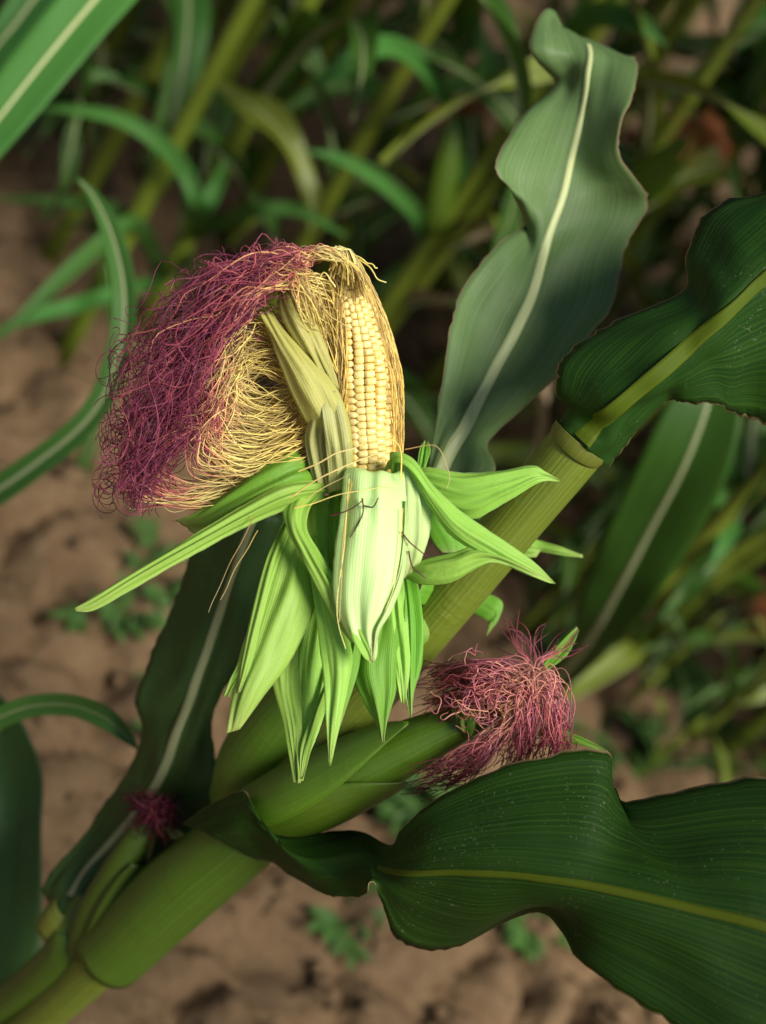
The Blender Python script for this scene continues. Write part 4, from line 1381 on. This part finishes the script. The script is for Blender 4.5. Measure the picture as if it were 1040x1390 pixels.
a = px_of(pp[10])
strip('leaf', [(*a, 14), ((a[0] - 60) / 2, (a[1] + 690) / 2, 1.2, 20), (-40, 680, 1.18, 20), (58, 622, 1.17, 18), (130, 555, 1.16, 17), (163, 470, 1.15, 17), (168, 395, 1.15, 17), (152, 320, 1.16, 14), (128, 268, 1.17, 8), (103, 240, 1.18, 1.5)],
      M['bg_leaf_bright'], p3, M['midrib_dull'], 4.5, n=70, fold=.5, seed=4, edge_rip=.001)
a = px_of(pp[6])
strip('leaf', [(*a, 12), (-90, 1010, 1.06, 16), (0, 973, 1.03, 15), (45, 958, 1.02, 15), (95, 957, 1.01, 15), (140, 973, 1.0, 15), (168, 996, 1.0, 10), (188, 1018, 1.0, 1)],
      M['bg_leaf_bright'], p3, M['midrib_dull'], 1.6, n=60, fold=.35, seed=6, edge_rip=.0008)
a = px_of(pp[4])
strip('leaf', [(*a, 14), (-60, 960, 1.16, 50), (0, 1040, 1.14, 56), (10, 1120, 1.13, 48), (0, 1220, 1.13, 60), (-10, 1320, 1.13, 55), (-20, 1420, 1.14, 20)],
      M['leaf'], p3, None, n=60, fold=.3, seed=8, edge_rip=.004)

# -- plant F: yellow stalk crossing the upper left with two pale-ribbed leaves hanging in at the corner
e, pp = stem_from_ground(90, 474, 1.7, .014, .006, lambda b: empty('maize_plant', b, 'maize plant with two bright green pale-ribbed leaves hanging down over the row', 'maize plant'))
a = px_of(pp[8])
strip('leaf', [(*a, 20), (330, -190, 1.38, 34), (205, -85, 1.30, 40), (127, 2, 1.26, 42), (62, 80, 1.24, 42), (2, 156, 1.23, 38), (-70, 250, 1.23, 26), (-130, 340, 1.24, 2)],
      M['bg_leaf_bright'], e, M['midrib_pale'], 4.5, n=60, fold=.2, seed=2, edge_rip=.002)
a = px_of(pp[6])
strip('leaf', [(*a, 18), (190, -110, 1.5, 26), (70, -25, 1.42, 28), (15, 40, 1.40, 26), (-60, 130, 1.4, 12), (-90, 170, 1.4, 1)],
      M['bg_leaf_bright'], e, M['midrib_pale'], 4, n=50, fold=.2, seed=3)
for i, (dx, dy) in enumerate(((-1, 1), (1, -.6), (-.4, -1))):
    lm, rm = pool[i * 2]
    o = child('leaf', lm, e, Matrix.Translation(pp[3 + i * 3] - pp[0]) @ Matrix.Rotation(math.atan2(dy, dx), 4, 'Z'))
    child('midrib', rm, o, Matrix())

# -- young plant with narrow grassy leaves on the soil edge
e, pp = stem_from_ground(196, 432, .17, .008, .005, lambda b: empty('young_maize_plant', b, 'young maize plant with narrow arching grassy leaves at the soil edge', 'maize plant'))
a = px_of(pp[-1]); bq = px_of(pp[8])
for path in ([(*a, 7), (268, 285, 1.78, 10), (250, 232, 1.74, 12), (212, 190, 1.70, 12), (160, 160, 1.68, 10), (90, 148, 1.68, 6), (40, 150, 1.7, 1)],
             [(*a, 8), (275, 290, 1.80, 10), (295, 250, 1.78, 10), (306, 222, 1.77, 4), (311, 215, 1.77, 1)],
             [(*bq, 8), (185, 302, 1.78, 10), (130, 336, 1.72, 12), (70, 390, 1.68, 10), (20, 440, 1.66, 6), (-20, 470, 1.66, 1)],
             [(*bq, 8), (170, 290, 1.85, 8), (100, 275, 1.87, 8), (20, 270, 1.88, 4), (-20, 272, 1.9, 1)],
             [(*bq, 8), (165, 395, 1.80, 10), (100, 415, 1.78, 11), (40, 430, 1.76, 9), (0, 450, 1.75, 4), (-20, 462, 1.75, 1)],
             [(*a, 8), (330, 290, 1.75, 10), (400, 285, 1.7, 9), (470, 320, 1.68, 2)]):
    strip('leaf', path, M['bg_leaf_bright'], e, None, n=40, fold=.4, seed=rnd.randint(1, 50), edge_rip=.001)

# -- plant M: behind the ear, with the pale curled leaf above it
e, pp = stem_from_ground(395, 600, 1.5, .013, .006, lambda b: empty('maize_plant', b, 'maize plant rising right behind the peeled ear, with a pale curled leaf', 'maize plant'))
for i0, path in ((5, [(612, 150, 1.74, 10), (570, 85, 1.66, 13), (530, 62, 1.6, 15), (490, 70, 1.56, 15), (455, 95, 1.54, 11), (428, 114, 1.54, 1)]),
                 (4, [(562, 287, 1.80, 11), (510, 240, 1.74, 11), (460, 215, 1.70, 8), (410, 205, 1.68, 1)]),
                 (7, [(790, 30, 1.62, 16), (825, 18, 1.58, 18), (865, 28, 1.56, 14), (905, 62, 1.56, 1)])):
    a = px_of(pp[i0])
    strip('leaf', [(*a, 9)] + path, M['bg_leaf_bright'], e, None, n=44, fold=.4, seed=rnd.randint(1, 50), edge_rip=.002)

def ear_at(plant_e, px, py, d, sc=1.0, az=0.0, tilt=.4):
    """ear whose silk tuft shows at the pixel; hangs on the stalk of plant_e"""
    m4 = Matrix.Rotation(az, 4, 'Z') @ Matrix.Rotation(tilt, 4, 'Y')
    tip_ = m4 @ Vector((0, 0, .2 * sc))
    eo_ = child('ear', ear_me, plant_e, Matrix.Translation(P(px, py, d) - tip_ - plant_e.matrix_world.translation) @ m4 @ Matrix.Scale(sc, 4))
    child('silk_tuft', tuft_me, eo_, Matrix.Translation((0, 0, .19)) @ Matrix.Scale(1.2, 4))


ear_at(e, 622, 150, px_of(pp[6])[2], .8, 3.0)
e, pp = stem_from_ground(760, 500, 1.6, .013, .006, lambda b: empty('maize_plant', b, 'maize plant with two rust-red silk tufts behind the upper pale-ribbed leaf', 'maize plant'))
dN = px_of(pp[4])[2]
ear_at(e, 862, 190, dN - .05, .8, 3.2)
ear_at(e, 922, 345, dN - .02, .8, -.6, .7)
for i, (z, az) in enumerate(((5, 1.9), (7, -1.2), (9, 2.3), (11, -.8))):
    lm, rm = pool[i * 2 + 1]
    o = child('leaf', lm, e, Matrix.Translation(pp[z] - pp[0]) @ Matrix.Rotation(az, 4, 'Z'))
    child('midrib', rm, o, Matrix())

# -- plant G: blurred broad leaf with a long pale midrib right of the stalk
e, pp = stem_from_ground(680, 1005, 1.5, .014, .006, lambda b: empty('maize_plant', b, 'maize plant with a broad drooping pale-ribbed leaf behind the pink silk tuft', 'maize plant'))
a = px_of(pp[1])
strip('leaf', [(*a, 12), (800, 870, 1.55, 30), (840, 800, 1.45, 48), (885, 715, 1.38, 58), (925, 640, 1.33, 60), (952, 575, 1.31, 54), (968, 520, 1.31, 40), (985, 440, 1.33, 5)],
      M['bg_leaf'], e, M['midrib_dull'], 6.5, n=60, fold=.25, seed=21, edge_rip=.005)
for i, (z, az) in enumerate(((5, 2.4), (7, -.4), (9, 2.9))):
    lm, rm = pool[i * 2 + 1]
    o = child('leaf', lm, e, Matrix.Translation(pp[z] - pp[0]) @ Matrix.Rotation(az, 4, 'Z'))
    child('midrib', rm, o, Matrix())

# -- plant K: yellow-green stalk and ear with rust silk at the right edge
e, pp = stem_from_ground(770, 905, 1.5, .017, .007, lambda b: empty('maize_plant', b, 'maize plant with yellow-green stalk and rust-brown silk in the first row', 'maize plant'))
a = px_of(pp[2])
strip('leaf', [(*a, 16), (930, 800, 1.75, 18), (1000, 762, 1.7, 18), (1080, 715, 1.66, 17), (1180, 690, 1.64, 8), (1250, 720, 1.64, 1)], M['bg_stalk'], e, None, n=40, fold=.5, seed=31)
strip('leaf', [(*px_of(pp[1]), 12), (865, 875, 1.85, 15), (800, 918, 1.8, 19), (745, 945, 1.78, 15), (700, 960, 1.78, 2)], M['bg_stalk'], e, None, n=40, fold=.5, seed=32)
eo = child('ear', ear_me, e, Matrix.Translation(pp[3] - pp[0]) @ Matrix.Rotation(-.7, 4, 'Z') @ Matrix.Rotation(1.0, 4, 'Y') @ Matrix.Scale(.8, 4))
child('silk_tuft', tuft_me, eo, Matrix.Translation((0, 0, .19)) @ Matrix.Scale(1.3, 4))
for i, (z, az) in enumerate(((4, 2.2), (6, -.9), (8, 2.5), (10, -.5))):
    lm, rm = pool[i * 2]
    o = child('leaf', lm, e, Matrix.Translation(pp[z] - pp[0]) @ Matrix.Rotation(az, 4, 'Z'))
    child('midrib', rm, o, Matrix())


for (x, y, hh, lb) in ((745, 800, .42, 'young maize plant seen between the thick stalk and the pale-ribbed leaf'), (830, 745, .45, 'young maize plant in the dark gap right of the thick stalk'),
                       (700, 860, .3, 'young maize plant in the gap over the pink silk tuft'), (850, 955, .22, 'young maize plant between the pink silk tuft and the first row'), (935, 1010, .26, 'young maize plant above the notch of the broad dark leaf'),
                       (1005, 930, .3, 'young maize plant at the foot of the first row'), (1030, 1035, .22, 'low young maize plant behind the edge of the broad dark leaf'),
                       (880, 1040, .16, 'smallest young maize plant behind the broad dark leaf')):
    e, pp = stem_from_ground(x, y, hh, .007, .004, lambda b: empty('young_maize_plant', b, lb, 'maize plant', 'young maize plants by the row'), n=8)
    for i in range(7):
        lm, rm = pool[(i * 3 + 1) % 14]
        o = child('leaf', lm, e, Matrix.Translation(pp[1 + i] - pp[0]) @ Matrix.Rotation(i * 2.7 + x, 4, 'Z') @ Matrix.Scale(rnd.uniform(.35, .6), 4))
        child('midrib', rm, o, Matrix())

# ---- small weeds on the soil
def weed_leaf_mesh():
    V, F, U = [], [], []
    n = 7
    for i in range(n):
        t = i / (n - 1)
        w = .0065 * math.sin(math.pi * (0.08 + .9 * t)) ** .8
        for u in (-1, 0, 1):
            V.append((t * .028, u * w, .003 * math.sin(t * 3) + abs(u) * .002))
            U.append(((u + 1) / 2, t * .028))
    for i in range(n - 1):
        for k in range(2):
            F.append((i * 3 + k, i * 3 + k + 1, i * 3 + k + 4, i * 3 + k + 3))
    o = make_obj('leaflet', V, F, M['weed'], None, U)
    me = o.data
    bpy.data.objects.remove(o)
    return me


wl_me = weed_leaf_mesh()


def weed(px, py, label, nst=4, ln=.07, sc=1.0):
    g0 = P(px, py, ground_depth(px, py))
    z0 = gz(g0.x, g0.y)
    e = empty('weed', (g0.x, g0.y, z0), label, 'weed', 'small weeds on the bare soil')
    for s_ in range(nst):
        a = rnd.uniform(0, 6.28)
        L_ = ln * rnd.uniform(.7, 1.2)
        el = rnd.uniform(.5, 1.2)
        pp = [Vector((g0.x, g0.y, z0 - .004)) + Vector((math.cos(a) * math.cos(el), math.sin(a) * math.cos(el), math.sin(el) - .25 * q / 6)) * (L_ * q / 6) for q in range(7)]
        tube('stem', pp, [.0014] * 7, M['weed'], e, ns=5, cap=False)
        for q in range(2, 7):
            for sd in (-1, 1) if q < 6 else (0,):
                o = child('leaflet', wl_me, e, Matrix.Translation(pp[q] - e.matrix_world.translation) @ Matrix.Rotation(a + sd * rnd.uniform(.8, 1.2), 4, 'Z') @ Matrix.Rotation(rnd.uniform(-.4, .3), 4, 'Y') @ Matrix.Scale(sc * rnd.uniform(.7, 1.2), 4))


for (x, y, lb) in ((188, 765, 'weed with paired leaflets on the soil below the red silk mass'), (215, 812, 'sparse weed on the soil behind the long husk tip'),
                   (128, 855, 'weed sprig on bare soil under the long husk tip'), (168, 850, 'weed on bare soil between the husk tip and the pale-ribbed leaf'),
                   (160, 925, 'bushy weed on the soil left of the wide pale-ribbed leaf'), (190, 990, 'weed beside the tip of the small bent leaf'),
                   (480, 1235, 'weed on the soil under the twisted dark leaf'), (545, 1105, 'weed on the soil behind the pink silk fringe'),
                   (720, 1250, 'weed on the soil under the broad dark leaf'), (880, 1010, 'weed at the row foot right of the pink silk'),
                   (950, 975, 'weed among the row stalks over the broad dark leaf'), (600, 1150, 'weed on the soil between unpeeled ear and broad leaf'),
                   (840, 1000, 'low weed below the young maize plant near pink silk'), (985, 1020, 'low weed over the long edge of the broad dark leaf'),
                   (900, 930, 'leafy weed at the foot of the yellow-green stalk'), (760, 880, 'weed in the shade by the pink silk tuft')):
    weed(x, y, lb, nst=rnd.randint(2, 4) if x < 400 else rnd.randint(4, 7), ln=rnd.uniform(.05, .08), sc=rnd.uniform(.6, .9) if x < 400 else rnd.uniform(.9, 1.4))
